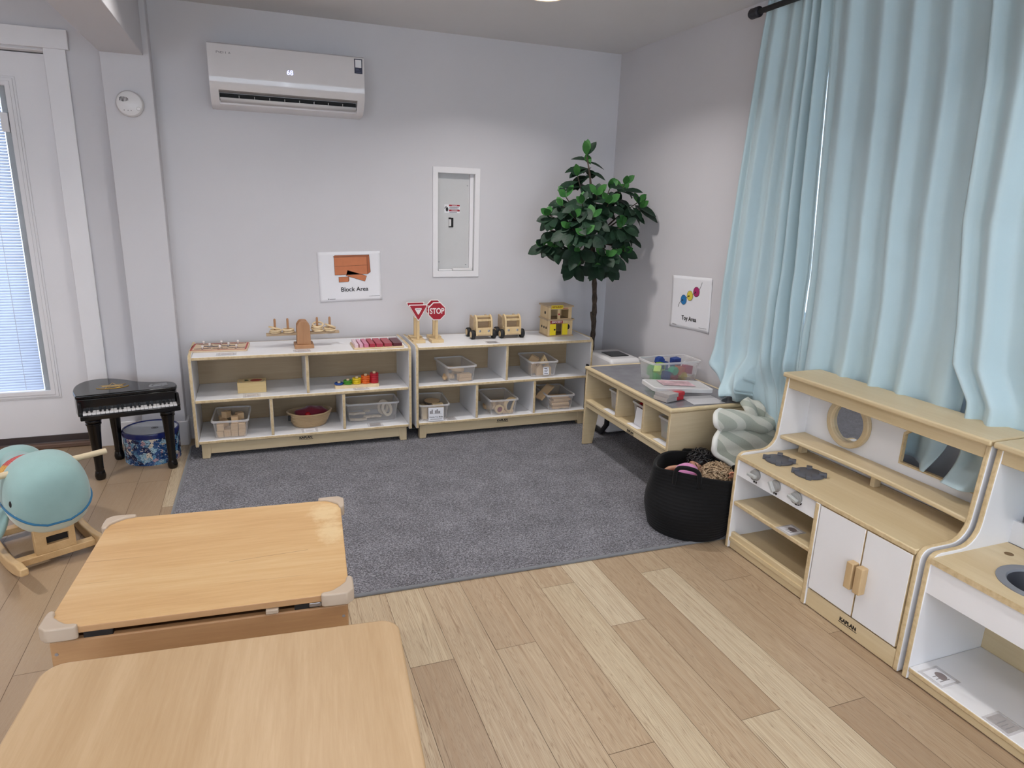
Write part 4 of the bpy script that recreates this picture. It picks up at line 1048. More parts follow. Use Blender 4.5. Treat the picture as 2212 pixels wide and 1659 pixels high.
for ti, tp in enumerate(TIPS):
    tp = Vector(tp); d = (tp - C0); d.z *= 0.8; d.normalize()
    br = MB()
    base = C0 + (tp - C0) * 0.25; base.z -= 0.06
    if ti > 1:
        br.tube(curve_pts([base, (base + tp) / 2 + Vector((0, 0, 0.01)), tp], 4), [0.005] * 4 + [0.003] * 5, 6); br.build('branch', 'bark', pl, world=True)
    side = d.cross(UPV).normalized() if abs(d.z) < 0.95 else Vector((1, 0, 0))
    nb_ = 3 if ti % 3 else 4
    for k in range(nb_):                                   # fresh leaves at the tip
        a = rnd.uniform(0, 6.28); v = d * 0.5 + UPV * 0.7 + (side * math.cos(a) + UPV.cross(side) * math.sin(a)) * 0.75
        if ti == 0 and k == 0: v = UPV
        leaf(tp, v, d * 0.4 + Vector((-0.4, -0.8, 0.5)), rnd.uniform(0.06, 0.09) if ti else 0.1, rnd.uniform(0.035, 0.048), 1 if rnd.random() < 0.8 else 0, 0.1)
    for k in range(7 if ti > 1 else 5):                    # older leaves below it
        a = 6.28 * k / 7 + rnd.uniform(-.4, .4)
        p = tp - d * rnd.uniform(0.01, 0.07) - UPV * 0.01
        out = side * math.cos(a) + UPV.cross(side) * math.sin(a)
        v = out * 0.85 + d * 0.35 - UPV * rnd.uniform(0.1, 0.75)
        if p.x + v.normalized().x * 0.13 > 2.37: v.x = -abs(v.x) * 0.3
        if p.y + v.normalized().y * 0.13 > 4.3: v.y = -abs(v.y)
        leaf(p, v, d * 0.9 + UPV * 0.55 + Vector((-.25, -.5, 0)), rnd.uniform(0.105, 0.145), rnd.uniform(0.058, 0.075), 0, rnd.uniform(0.15, 0.4))
fo = fol.build('foliage', ['leaf', 'leaf_new'], pl, world=True, sharp=180, recalc=False)
fo['kind'] = 'stuff'
# ================================================================ white appliance in the corner
ap = thing('air_purifier', 'white and black upright appliance in the corner behind the play table', 'appliance', (2.182, 3.79, 0.0085))
b = MB(); b.prism([(-0.14, 0.02), (0.14, 0.02), (0.15, 0.06), (0.15, 0.47), (0.13, 0.512), (-0.15, 0.512), (-0.17, 0.50), (-0.17, 0.08)], 'Y', -0.10, 0.12)
b.X = Matrix.Rotation(-PI / 2, 4, 'Z'); b.v = [Matrix.Rotation(-PI / 2, 4, 'Z') @ p for p in b.v]; b.X = Matrix.Identity(4)
b.build('body', 'white_pl', ap, bevel=0.02, seg=3)
b = MB(); b.box(-0.055, 0.075, -0.06, 0.08, 0.5125, 0.516); b.build('control_window', 'black', ap, bevel=0.003)
b = MB(); b.tube([(-0.112, 0.14, 0.42), (-0.112, 0.14, 0.08), (-0.112, 0.10, 0.022), (-0.112, -0.1, 0.022), (-0.112, -0.16, 0.09), (-0.112, -0.175, 0.42)], 0.017, 10); b.build('black_band', 'black_rub', ap)

# ================================================================ things on the shelf next to the piano
pz = thing('peg_puzzle', 'wooden peg puzzle board with red border and plane shapes on the shelf top', 'puzzle', (-0.207, 4.128, ZT), -0.075)
b = MB(); b.prism(rrect(-0.153, 0.153, -0.104, 0.104, 0.01), 'Z', 0.0, 0.010, 0); b.build('board', 'pine_board' if 'pine_board' in M else M.setdefault('pine_board', wood('puzzle_board', (222, 200, 170), (206, 180, 148), 'X', 0.5, 3)), pz, bevel=0.002)
b = MB(); b.ringprism(rrect(-0.147, 0.147, -0.098, 0.098, 0.006), rrect(-0.138, 0.138, -0.089, 0.089, 0.004), 'Z', 0.0098, 0.0106); b.build('border', plain('puzzle_red', (178, 66, 60), 0.5), pz)
greys = [plain('puzzle_print_a', (150, 120, 112), 0.5, 0.3, 120), plain('puzzle_print_b', (112, 104, 110), 0.5, 0.3, 120), plain('puzzle_print_c', (168, 138, 122), 0.5, 0.3, 120)]
plane2d = [(-0.045, 0.002), (-0.03, 0.006), (-0.008, 0.006), (0.0, 0.022), (0.008, 0.022), (0.004, 0.006), (0.03, 0.006), (0.04, 0.014), (0.046, 0.014), (0.042, -0.002), (0.02, -0.006), (0.006, -0.006), (0.0, -0.02), (-0.008, -0.02), (-0.006, -0.006), (-0.03, -0.006)]
for i, (x, y, k) in enumerate(((-0.095, 0.068, 2), (0.0, 0.07, 0), (0.09, 0.07, 2), (-0.055, 0.006, 1), (0.045, 0.01, 1), (-0.085, -0.055, 0), (0.005, -0.055, 2), (0.092, -0.05, 0))):
    c, s_ = math.cos(0.2 * (i % 3 - 1)), math.sin(0.2 * (i % 3 - 1))
    pc = MB().prism([(x + px * c - py * s_, y + px * s_ + py * c) for px, py in plane2d], 'Z', 0.009, 0.0125).build('puzzle_piece', greys[k], pz)
    MB().lathe([(0.0025, 0.0), (0.0025, 0.006), (0.006, 0.009), (0.0068, 0.014), (0.005, 0.018), (0, 0.019)], (x, y, 0.0125), 14).build('knob', 'white_paint', pc)

bal = thing('ring_balance', 'beech wood balance with four pegs holding rings on the shelf top', 'toy balance', (0.25, 4.072, ZT))
MB().box(-0.054, 0.054, -0.06, 0.06, 0.0, 0.022).build('base', 'block_dark', bal, bevel=0.002)
for y in (-0.044, 0.026):
    MB().prism([(-0.039, 0.022), (0.039, 0.022), (0.036, 0.132), (0.02, 0.155), (0.012, 0.158), (-0.012, 0.158), (-0.022, 0.154), (-0.036, 0.132)], 'Y', y, y + 0.018).build('upright', 'block_dark', bal, bevel=0.002)
MB().box(-0.012, 0.012, -0.026, 0.026, 0.148, 0.156).build('spacer', 'block_dark', bal)
tilt = -0.012
b = MB(); b.at((0, 0, 0.082), 0, 0, tilt); b.box(-0.205, 0.205, -0.02, 0.02, -0.007, 0.007); b.build('beam', 'pine_grey', bal, bevel=0.002)
PEG = (-0.155, -0.084, 0.081, 0.153)
for x in PEG:
    b = MB(); b.lathe([(0.0065, 0), (0.0065, 0.078), (0.005, 0.084), (0, 0.086)], (x, 0, 0.088 - x * tilt), 14); b.build('peg', 'block_dark', bal)
rings = [(0, 3, 'leftmost'), (1, 2, 'second from left'), (2, 4, 'third from left'), (3, 3, 'rightmost')]
ring0 = None
for pi_, nn_, wd_ in rings:
    lab = 'pale wooden ring stacked on the %s peg of the ring balance' % wd_
    for j in range(nn_):
        loc = (0.25 + PEG[pi_] + 0.004 * math.sin(j * 2 + pi_), 4.072 + 0.003 * math.cos(j * 3 + pi_), ZT + 0.0955 + j * 0.0105 - PEG[pi_] * tilt + (0.002 if j == nn_ - 1 else 0))
        tl = 0.0 if j < nn_ - 1 or pi_ == 1 else (0.3, 0, -0.35, 0.4)[pi_]
        if ring0 is None:
            ring0 = MB().torus((0, 0, 0), 0.0285, 0.0055, 32, 8).build('wooden_ring', 'ring'); tag(ring0, lab, 'ring', 'wooden rings on the balance'); put(ring0, loc, 0, tl)
        else: dup(ring0, loc, j, lab, 'wooden rings on the balance', rx=tl)

tr = MB().prism(rrect(0.520, 0.818, 3.914, 4.104, 0.012), 'Z', ZT, ZT + 0.010).build('block_tray', 'ring', bevel=0.002)
tag(tr, 'thin pale wooden tray holding seven pink to maroon blocks', 'tray')
gb = [((.529, .547), (232, 204, 212), 'palest pink and narrowest'), ((.555, .575), (226, 172, 194), 'light pink second narrowest'), ((.582, .607), (208, 122, 150), 'rose pink third narrowest'), ((.614, .645), (172, 44, 66), 'crimson middle-width'), ((.653, .692), (178, 58, 80), 'raspberry red fifth in the row'), ((.700, .746), (166, 62, 76), 'brick red second widest'), ((.754, .806), (92, 36, 48), 'dark maroon and widest')]
for (a, c), colr, wd_ in gb:
    o = MB().box(a, c, 3.927, 4.092, ZT + 0.0102, ZT + 0.030).build('graded_block', plain('graded_%d' % colr[0], colr, 0.4, 0.03), bevel=0.0012)
    tag(o, wd_ + ' block on the tray of graded colours', 'block', 'graded colour blocks on the tray')

sb = thing('strawberry_box', 'small pale wooden box with a red strawberry picture on its lid', 'box', (-0.05, 4.052, ZM), -0.03)
MB().box(-0.077, 0.077, -0.046, 0.046, 0.0, 0.056).build('body', 'pine_box' if 'pine_box' in M else M.setdefault('pine_box', wood('box_pine', (228, 204, 152), (212, 184, 128), 'X', 0.5, 3)), sb, bevel=0.001)
MB().box(-0.077, 0.077, -0.046, 0.046, 0.0565, 0.062).build('lid', 'pine_box', sb, bevel=0.001)
b = MB(); b.prism(smooth([(-0.012, 0.002), (0.005, 0.026), (0.036, 0.026), (0.058, 0.008), (0.052, -0.012), (0.03, -0.024), (0.0, -0.022)], 3), 'Z', 0.0618, 0.0625); b.build('strawberry_picture', plain('strawberry_red', (176, 50, 44), 0.5), sb)
b = MB(); b.prism(smooth([(-0.012, 0.004), (-0.03, 0.026), (-0.044, 0.02), (-0.035, 0.004), (-0.046, -0.01), (-0.03, -0.014)], 2), 'Z', 0.0618, 0.0625); b.build('leaf_picture', plain('leaf_ink', (72, 84, 50), 0.5), sb)
for sx in (-1, 1):
    b = MB(); b.tube([(sx * 0.068, 0.0, 0.0622), (sx * 0.066, -0.02, 0.0622), (sx * 0.058, -0.036, 0.0622), (sx * 0.05, -0.042, 0.0622)], 0.0013, 6); b.build('corner_mark', 'ink_grey', sb)

cr = thing('counting_rack', 'pale wooden counting tray with five posts on the middle shelf', 'counting toy', (0.541, 4.003, ZM), -0.01)
MB().prism(rrect(-0.131, 0.131, -0.038, 0.038, 0.008), 'Z', 0.0, 0.018).build('tray', 'ring', cr, bevel=0.002)
colr = [('blue', (30, 74, 158)), ('green', (74, 150, 46)), ('yellow', (236, 206, 40)), ('orange', (226, 104, 36)), ('red', (186, 30, 48))]
for i, (nm, c) in enumerate(colr):
    x = -0.104 + i * 0.0525
    MB().box(x - 0.008, x + 0.008, -0.008, 0.008, 0.018, 0.0265 + 0.0122 * (i + 1)).build('post', 'ring', cr, bevel=0.001)
    mt = plain('counter_' + nm, c, 0.35, 0.03)
    o0 = None
    for j in range(i + 1):
        loc = (0.541 + x, 4.003 - 0.01 * x, ZM + 0.0182 + 0.0122 * j)
        lab = ('single blue counting ring on the leftmost post' if i == 0 else '%s counting ring stacked on the counting tray' % nm)
        if o0 is None:
            r_ = [0.0262 * (1 + 0.035 * math.cos(8 * 2 * PI * k / 32)) for k in range(32)]
            b = MB(); b.ringprism([(r_[k] * math.cos(2 * PI * k / 32), r_[k] * math.sin(2 * PI * k / 32)) for k in range(32)], circle(0, 0, 0.0118, 32), 'Z', 0, 0.0118)
            o0 = b.build('counting_ring', mt, bevel=0.003); tag(o0, lab, 'ring', 'counting rings of one colour each'); put(o0, loc)
        else: dup(o0, loc, 0.1 * j, lab)

# clear storage bins
def clear_bin(label, loc, rz=0.0, w=0.2, l=0.29, h=0.108, first=[], group='clear plastic toy bins', paper=None):
    t = thing('clear_bin', label, 'bin', loc, rz, group)
    def ring(k, z, r=0.022): return [(x, y, z) for x, y in rrect(-w / 2 * k, w / 2 * k, -l / 2 * (k + (1 - k) * 0.35), l / 2 * (k + (1 - k) * 0.35), r, 4)]
    b = MB(); b.loft([ring(0.80, 0.0012), ring(0.83, 0.004), ring(0.86, h * 0.35), ring(0.93, h - 0.008)], caps=False)
    b.add(ring(0.80, 0.0012), [tuple(range(20))]); b.build('tub', 'clear', t, sharp=60, recalc=True)
    rim = MB()
    a, c = ring(0.93, h - 0.008), ring(0.93, h - 0.001); d, e = ring(1.0, h - 0.0005), ring(1.005, h - 0.011)
    rim.loft([a, c, d, e], caps=False); rim.build('rim', 'clear_rim', t, sharp=60)
    return t
clear_bin('clear bin of wooden cubes at the lower left of the shelf by the piano', (-0.172, 4.062, ZB), -0.05)
clear_bin('long clear bin of wooden tiles on the lower shelf right of the basket', (0.64, 4.105, ZB), PI / 2 - 0.02, 0.19, 0.33, 0.122)
clear_bin('clear bin of curved blocks on the middle shelf left side', (1.178, 4.07, ZM), 0.07)
clear_bin('clear bin of house-shaped blocks with a white sticker on its front', (1.756, 4.07, ZM), -0.06)
clear_bin('clear bin with a paper sign of tree blocks on its front', (1.018, 4.065, ZB), -0.08, 0.195)
clear_bin('clear bin of rainbow arch blocks on the lower shelf middle cubby', (1.474, 4.062, ZB), -0.02)
clear_bin('clear bin of stacked flat planks on the lower shelf nearest the play table', (1.888, 4.068, ZB), -0.05)

def blockobj(name, mb, mat, label, cat, group, loc, rz=0, rx=0, ry=0, bevel=0.0012, src=None):
    if src is not None: return dup(src, loc, rz, label, group, rx, ry)
    o = mb.build(name, mat, bevel=bevel); tag(o, label, cat, group); put(o, loc, rz, rx, ry); return o
# cubes
cube = None
rnd = random.Random(3)
lab = 'plain wooden cube in the clear bin at the lower left'
pos = []
for iy in range(4):
    for ix in range(4):
        pos.append((-0.058 + 0.0385 * ix, -0.098 + 0.052 * iy + (0.004 * (ix % 2)), 0.0025, rnd.uniform(-.05, .05), 0))
pos += [(-0.056, -0.096, 0.0405, 0.05, 0), (0.02, -0.097, 0.0405, -0.03, 0), (0.058, -0.092, 0.0405, 0.06, 0), (-0.04, -0.03, 0.042, 0.5, 0), (0.03, -0.02, 0.042, 0.2, 0), (-0.055, 0.04, 0.044, .3, 0), (0.02, 0.05, 0.044, -.4, 0), (0.022, -0.09, 0.079, 0.1, 0), (0.045, -0.03, 0.082, 0.4, 0), (-0.03, 0.01, 0.082, 0.9, 0.0)]
for x, y, z, a, r in pos:
    c, s_ = math.cos(-0.05), math.sin(-0.05)
    loc = (-0.172 + x * c - y * s_, 4.062 + x * s_ + y * c, ZB + z)
    cube = cube or None
    o = blockobj('wooden_cube', MB().box(-0.0185, 0.0185, -0.0185, 0.0185, 0, 0.037), 'block', lab, 'block', 'wooden cubes in the bin', loc, a - 0.05, r, src=cube)
    cube = cube or o
# rope basket with scarves
rb = thing('rope_basket', 'oval tan rope basket holding dark red cloths on the lower shelf', 'basket', (0.262, 4.062, ZB), 0.12)
prof = [(0.0, 0.001), (0.088, 0.001)]
for i in range(8):
    z0 = 0.003 + i * 0.0105; r0 = 0.093 + 0.037 * (i / 7) ** 0.8
    prof += [(r0, z0), (r0 + 0.004, z0 + 0.005), (r0, z0 + 0.0098)]
prof += [(0.128, 0.0885), (0.122, 0.086), (0.108, 0.05), (0.085, 0.008), (0.0, 0.007)]
b = MB(); b.lathe(prof, n=56, sy=0.72)
b.v = [Vector((p.x, p.y, p.z + 0.16 * max(0, abs(p.x) - 0.07) * (p.z / 0.09))) for p in b.v]
b.build('body', fabric('tan_rope', (178, 152, 116), 0.9, 0.2, 300, 0.1, 0.5), rb, sharp=70)
b = MB(); b.box(-0.132, -0.118, -0.05, -0.036, 0.052, 0.082); b.build('tag', 'black_rub', rb)
def lump(name, label, cat, loc, r, mat, seed, rz=0.0, group=None, f=1.0):
    b = MB(); b.sph((0, 0, 0), r[0], r[1], r[2], 28, 18)
    b.v = [p * (1 + 0.22 * f * mnoise.noise(p * 22 + Vector((seed, 0, 0))) + 0.1 * f * mnoise.noise(p * 60 + Vector((seed, 3, 0)))) for p in b.v]
    o = b.build(name, mat, sharp=180); tag(o, label, cat, group); put(o, loc, rz); return o
lump('folded_cloth', 'dark red folded cloth filling the rope basket', 'cloth', (0.272, 4.075, ZB + 0.075), (0.1, 0.05, 0.035), fabric('wine_cloth', (112, 26, 44), 0.8, 0.4, 500, 0.15), 2.0, 0.12)
lump('red_ball', 'shiny red ball half hidden in the front of the rope basket', 'ball', (0.25, 4.025, ZB + 0.073), (0.018, 0.018, 0.018), plain('red_gloss', (176, 24, 36), 0.15, 0.03), 1.0, f=0.05)
# tiles and loops in the long bin
tile = None
rnd = random.Random(8)
for i in range(16):
    x = 0.515 + 0.032 * (i % 6) + rnd.uniform(-.004, .004); y = 4.055 + 0.04 * ((i // 3) % 3) + rnd.uniform(-.006, .006); z = ZB + 0.004 + 0.0135 * (i // 6)
    o = blockobj('wooden_tile', MB().prism(rrect(-0.02, 0.02, -0.011, 0.011, 0.004), 'Z', 0, 0.012), 'white_tile' if 'white_tile' in M else M.setdefault('white_tile', wood('pale_tile', (226, 212, 190), (208, 190, 162), 'X', 0.5, 4)), 'small pale wooden tile in the long clear bin', 'tile', 'wooden tiles in the long bin', (x, y, z), rnd.uniform(-.6, .6), src=tile)
    tile = tile or o
tile = None
for i, (x, y, rz_, rx_) in enumerate(((0.735, 4.085, 0.2, 1.1), (0.72, 4.13, -0.4, 1.25))):
    b = MB(); n = 28
    out = [(0.036 * math.cos(2 * PI * k / n), 0.048 * math.sin(2 * PI * k / n)) for k in range(n)]; inn = [(0.018 * math.cos(2 * PI * k / n), 0.030 * math.sin(2 * PI * k / n)) for k in range(n)]
    b.ringprism(out, inn, 'Z', -0.008, 0.008)
    o = blockobj('wooden_loop', b, 'white_tile', 'large pale oval wooden loop standing at the right end of the long bin', 'wooden loop', 'wooden loops in the long bin', (x, y, ZB + 0.055), rz_, rx_, bevel=0.002, src=tile); tile = tile or o

# ================================================================ things on the shelf by the plant
def sign(kind, label, loc):
    t = thing('toy_road_sign', label, 'toy road sign', loc, 0, 'wooden toy road signs')
    MB().box(-0.039, 0.039, -0.039, 0.039, 0, 0.019).build('base', 'pine', t, bevel=0.001)
    MB().box(-0.0085, 0.0085, -0.008, 0.008, 0.019, 0.19).build('post', 'pine', t, bevel=0.001)
    if kind == 'stop':
        def oc(r): return [(r * math.cos(PI / 8 + k * PI / 4), 0.195 + r * math.sin(PI / 8 + k * PI / 4)) for k in range(8)]
        bd = MB().prism(oc(0.0605), 'Y', -0.013, -0.008).build('board', 'white_paint', t, bevel=0.0006)
        MB().prism(oc(0.0545), 'Y', -0.0138, -0.0129).build('red_face', 'red', bd)
        text('lettering', 'STOP', 'white_paint', bd, (0, -0.0140, 0.195), 0.049, 'front', sx=0.78, bold=0.0011)
    else:
        def tri(s): return [(-0.0585 * s, 0.235 + 0.034 * (s - 1)), (0.0585 * s, 0.235 + 0.034 * (s - 1)), (0, 0.235 - 0.1 - 0.064 * (s - 1))]
        def rt(s):
            p = tri(s); out = []
            for i in range(3):
                a, c, d = p[i - 1], p[i], p[(i + 1) % 3]
                for q_ in (a, d):
                    L = math.hypot(q_[0] - c[0], q_[1] - c[1]); out.append((c[0] + (q_[0] - c[0]) * 0.006 / L, c[1] + (q_[1] - c[1]) * 0.006 / L))
            return out
        bd = MB().prism(rt(1.06), 'Y', -0.013, -0.008).build('board', 'white_paint', t, bevel=0.0006)
        MB().prism(rt(0.93), 'Y', -0.0138, -0.0129).build('red_face', 'red', bd)
        MB().prism(rt(0.43), 'Y', -0.0144, -0.0137).build('white_centre', 'white_paint', bd)
        text('lettering', 'YIELD', M.setdefault('sign_ink', plain('sign_ink', (84, 60, 110), 0.5)) and 'sign_ink', bd, (0, -0.0146, 0.2075), 0.0115, 'front')
    return t
sign('yield', 'front toy yield sign on a wooden post, nearest the shelf edge', (0.934, 4.062, ZT))
sign('yield', 'rear toy yield sign standing behind the other yield sign', (0.941, 4.172, ZT))
sign('stop', 'front toy stop sign on a wooden post, fully readable', (1.049, 4.052, ZT))
sign('stop', 'rear toy stop sign half hidden behind the other stop sign', (1.062, 4.165, ZT))

def truck(label, loc):
    t = thing('toy_truck', label, 'toy truck', loc, 0, 'wooden toy trucks')
    W2 = 0.056
    for sx in (-1, 1):
        x0, x1 = (sx * W2, sx * (W2 - 0.011)); x0, x1 = min(x0, x1), max(x0, x1)
        n = 16
        outer = [(0.002, 0.024), (0.002, 0.05), (0.002, 0.09), (0.006, 0.118), (0.016, 0.138), (0.03, 0.15), (0.045, 0.156), (0.058, 0.152), (0.064, 0.142), (0.066, 0.11), (0.066, 0.075), (0.066, 0.05), (0.066, 0.024), (0.05, 0.024), (0.034, 0.024), (0.018, 0.024)]
        inner = [(0.02, 0.074), (0.02, 0.08), (0.02, 0.088), (0.021, 0.096), (0.023, 0.104), (0.026, 0.11), (0.032, 0.113), (0.037, 0.112), (0.04, 0.108), (0.041, 0.1), (0.041, 0.09), (0.041, 0.082), (0.041, 0.074), (0.036, 0.072), (0.03, 0.072), (0.024, 0.072)]
        MB().ringprism(outer, inner, 'X', x0, x1).build('cab_side', 'pine', t, bevel=0.0015)
        tops = [(0.068, 0.135), (0.078, 0.128), (0.088, 0.136), (0.098, 0.131), (0.108, 0.138), (0.118, 0.133), (0.128, 0.140), (0.145, 0.140), (0.15, 0.128)]
        MB().prism([(0.15, 0.03), (0.068, 0.03)] + tops, 'X', x0, x1).build('bin_side', 'pine_grey', t, bevel=0.0012)
    x = W2 - 0.011
    MB().box(-x, x, 0.004, 0.014, 0.030, 0.076).build('front_panel', 'pine', t, bevel=0.001)
    MB().box(-x, x, 0.010, 0.020, 0.117, 0.130).build('windshield_bar', 'pine', t, bevel=0.001)
    MB().box(-x, x, 0.028, 0.046, 0.140, 0.151).build('roof_bar', 'pine', t, bevel=0.002)
    MB().box(-x, x, 0.004, 0.148, 0.024, 0.032).build('chassis', 'pine_grey', t)
    MB().box(-x, x, 0.06, 0.066, 0.032, 0.135).build('cab_back', 'pine_grey', t)
    MB().box(-x, x, 0.14, 0.148, 0.032, 0.11).build('tailgate', 'pine_grey', t)
    for sx in (-1, 1):
        MB().lathe([(0.0078, 0), (0.0078, 0.002), (0.004, 0.003), (0, 0.003)], (sx * 0.030, 0.0045, 0.055), 16, axis='Y').build('headlight', 'metal', t)
    for sx in (-1, 1):
        for y in (0.028, 0.124):
            b = MB(); prof = [(0.0, 0.0), (0.022, 0.0), (0.022, 0.001), (0.0275, 0.002), (0.0295, 0.006), (0.0295, 0.022), (0.0275, 0.026), (0.0, 0.026)]
            x0 = sx * (W2 + 0.001)
            pr = [(r, -sx * (h)) for r, h in prof]
            b.lathe(pr, (x0, y, 0.0297), 28, axis='X'); wh = b.build('wheel', 'black_rub', t)
            MB().cyl((x0 + sx * 0.026, y, 0.0297), (x0 + sx * 0.0275, y, 0.0297), 0.0195, n=24).build('hub', 'pine', wh)
    return t
t1 = truck('wooden toy truck with black wheels, closer to the stop signs', (1.369, 4.055, ZT))
dup(t1, (1.565, 4.05, ZT), 0.0, 'wooden toy truck with black wheels, closer to the toy shop')

hs = thing('toy_shop', 'two storey wooden toy shop with restaurant and grocery signs', 'toy building', (1.905, 4.055, ZT), 0.02)
MB().box(-0.092, 0.097, -0.006, 0.145, 0, 0.009).build('base', 'pine_grey', hs, bevel=0.001)
b = MB()
b.box(-0.088, -0.08, 0, 0.14, 0.009, 0.108); b.box(0.082, 0.09, 0, 0.14, 0.009, 0.108); b.box(-0.08, 0.082, 0.133, 0.14, 0.009, 0.108)
b.box(-0.08, -0.05, 0, 0.008, 0.009, 0.108) ; b.box(0.012, 0.082, 0, 0.008, 0.009, 0.108); b.box(-0.05, 0.012, 0, 0.008, 0.09, 0.108)
b.build('ground_floor_wall', 'pine', hs)
for y in (0.035, 0.07, 0.105): MB().cyl((-0.0885, y, 0.055), (-0.0878, y, 0.055), 0.009, n=14).build('round_window', 'dark', hs)
d1 = MB().box(-0.078, -0.035, -0.008, -0.001, 0.011, 0.087).build('door', 'yellow', hs, bevel=0.001)
MB().cyl((-0.045, -0.0086, 0.048), (-0.045, -0.0078, 0.048), 0.006, n=14).build('door_disc', 'ink', d1)
MB().box(0.012, 0.052, -0.008, -0.001, 0.011, 0.087).build('door', 'yellow', hs, bevel=0.001)
b = MB(); b.prism([(0.054, 0.044), (0.054, 0.082)] + [(0.054 + 0.017 * math.sin(a), 0.063 + 0.019 * math.cos(a)) for a in (0.5, 1.0, 1.57, 2.1, 2.6)], 'Y', -0.0006, 0.001); b.build('half_window', 'dark', hs)
g = MB().box(-0.076, 0.012, -0.010, -0.002, 0.090, 0.108).build('shop_sign', plain('grocery_red', (150, 34, 40), 0.4), hs, label='red sign board')
text('lettering', 'GROCERY', 'white_paint', g, (-0.032, -0.0104, 0.099), 0.0165, 'front', bold=0.0003)
MB().box(-0.096, 0.1, -0.008, 0.148, 0.108, 0.118).build('upper_floor', 'pine_grey', hs, bevel=0.001)
b = MB()
b.box(-0.088, -0.08, 0, 0.14, 0.118, 0.198); b.box(0.072, 0.08, 0, 0.14, 0.118, 0.198); b.box(-0.08, 0.072, 0.133, 0.14, 0.118, 0.198)
b.box(-0.08, 0.072, 0, 0.008, 0.182, 0.198); b.box(-0.08, -0.074, 0, 0.008, 0.118, 0.182); b.box(-0.024, -0.004, 0, 0.008, 0.118, 0.182); b.box(0.056, 0.072, 0, 0.008, 0.118, 0.182); b.box(-0.004, 0.056, 0, 0.008, 0.118, 0.122)
b.build('upper_wall', 'pine', hs)
MB().box(-0.096, 0.09, -0.01, 0.148, 0.198, 0.208).build('roof', 'pine_grey', hs, bevel=0.001)
MB().cyl((-0.014, -0.0008, 0.15), (-0.014, 0.0, 0.15), 0.0055, n=14).build('door_disc', 'red', hs)
MB().cyl((-0.0888, 0.06, 0.155), (-0.0878, 0.06, 0.155), 0.011, n=14).build('round_window', 'dark', hs)
g = MB().box(-0.076, 0.008, -0.014, -0.004, 0.190, 0.212).build('shop_sign', 'yellow', hs, label='yellow sign board')
text('lettering', 'RESTAURANT', 'red_dk', g, (-0.034, -0.0144, 0.201), 0.0145, 'front', sx=0.86, bold=0.0004)
MB().box(0.014, 0.052, -0.0006, 0.0, 0.187, 0.1905).build('menu_stripe', 'red', hs)

# contents of the bins
GA = 'wooden blocks in the left middle bin'
def arch(R, r, th, n=16, a0=0.0, a1=PI):
    b = MB(); o = [(R * math.cos(a0 + (a1 - a0) * k / n), R * math.sin(a0 + (a1 - a0) * k / n)) for k in range(n + 1)]; i_ = [(r * math.cos(a0 + (a1 - a0) * k / n), r * math.sin(a0 + (a1 - a0) * k / n)) for k in range(n + 1)]
    b.prism(o + i_[::-1], 'Z', 0, th); return b
src = None
for i, z in enumerate((0.003, 0.0255)):
    o = blockobj('flat_block', MB().box(-0.042, 0.042, -0.022, 0.022, 0, 0.0215), 'block', 'flat rectangular block in the front of the curved block bin', 'block', GA, (1.212, 3.975, ZM + z), 0.07 + 0.05 * i, src=src); src = src or o
src = None
for i, (x, y, z, a, rx_) in enumerate(((1.118, 3.995, 0.012, 0.6, 0.3), (1.15, 4.06, 0.006, 1.8, 0.0), (1.20, 4.09, 0.006, -0.8, 0.0), (1.19, 4.05, 0.05, 2.4, 0.1), (1.165, 4.12, 0.03, 0.4, 0.1))):
    o = blockobj('arch_block', arch(0.045, 0.027, 0.02), 'block', 'curved arch block lying in the bin of curved blocks', 'block', GA, (x, y, ZM + z), a, rx_, src=src); src = src or o
GB = 'wooden blocks in the right middle bin'
def house5(): return MB().prism([(-0.024, 0), (0.024, 0), (0.024, 0.052), (0, 0.074), (-0.024, 0.052)], 'Y', -0.014, 0.014)
src = None
for i, (x, y, a) in enumerate(((1.735, 3.985, -0.1), (1.79, 3.982, -0.05), (1.71, 4.04, 0.1), (1.76, 4.05, 0.0))):
    o = blockobj('house_block', house5(), 'block', 'house-shaped wooden block standing in the bin with the sticker', 'block', GB, (x, y, ZM + 0.003), a, src=src); src = src or o
b = MB(); b.prism([(-0.036, 0), (0.036, 0), (0, 0.062)], 'Y', -0.012, 0.012)
o = blockobj('triangle_block', b, 'pine', 'pale triangular block with a black dot on top of the house blocks', 'block', GB, (1.778, 4.015, ZM + 0.072), -0.1)
MB().cyl((0.0, -0.0125, 0.026), (0.0, -0.0118, 0.026), 0.004, n=12).build('dot', 'ink', o)
blockobj('square_block', MB().box(-0.03, 0.03, -0.012, 0.012, 0, 0.06), 'block', 'square wooden block leaning at the back of the sticker bin', 'block', GB, (1.72, 4.095, ZM + 0.058), -0.3, 0.25, 0.5)
st = MB().box(-0.02, 0.02, -0.0004, 0.0004, -0.026, 0.026).build('bin_sticker', 'paper'); tag(st, 'small white printed sticker on the front of the house block bin', 'sticker'); put(st, (1.762, 3.9345, ZM + 0.042), -0.06, -0.09)
k = MB()
for q in range(4): k.box(-0.013, 0.013 - 0.005 * (q % 2), -0.0008, -0.0003, -0.02 + q * 0.011, -0.016 + q * 0.011)
k.build('printing', 'ink', st)
GC = 'tree blocks in the bin with the paper sign'
src = None
for i, (x, y, z) in enumerate(((0.955, 3.985, .003), (1.058, 3.972, .003), (0.962, 4.045, .003), (1.0, 3.985, .003), (1.05, 4.04, 0.003), (1.0, 4.05, .003))):
    o = blockobj('log_block', MB().cyl((0, 0, 0), (0, 0, 0.075), 0.0205, n=24), 'ring' if i < 1 else 'ring', 'upright round branch block in the bin with the tree block sign', 'block', GC, (x, y, ZB + z), 0, src=src); src = src or o
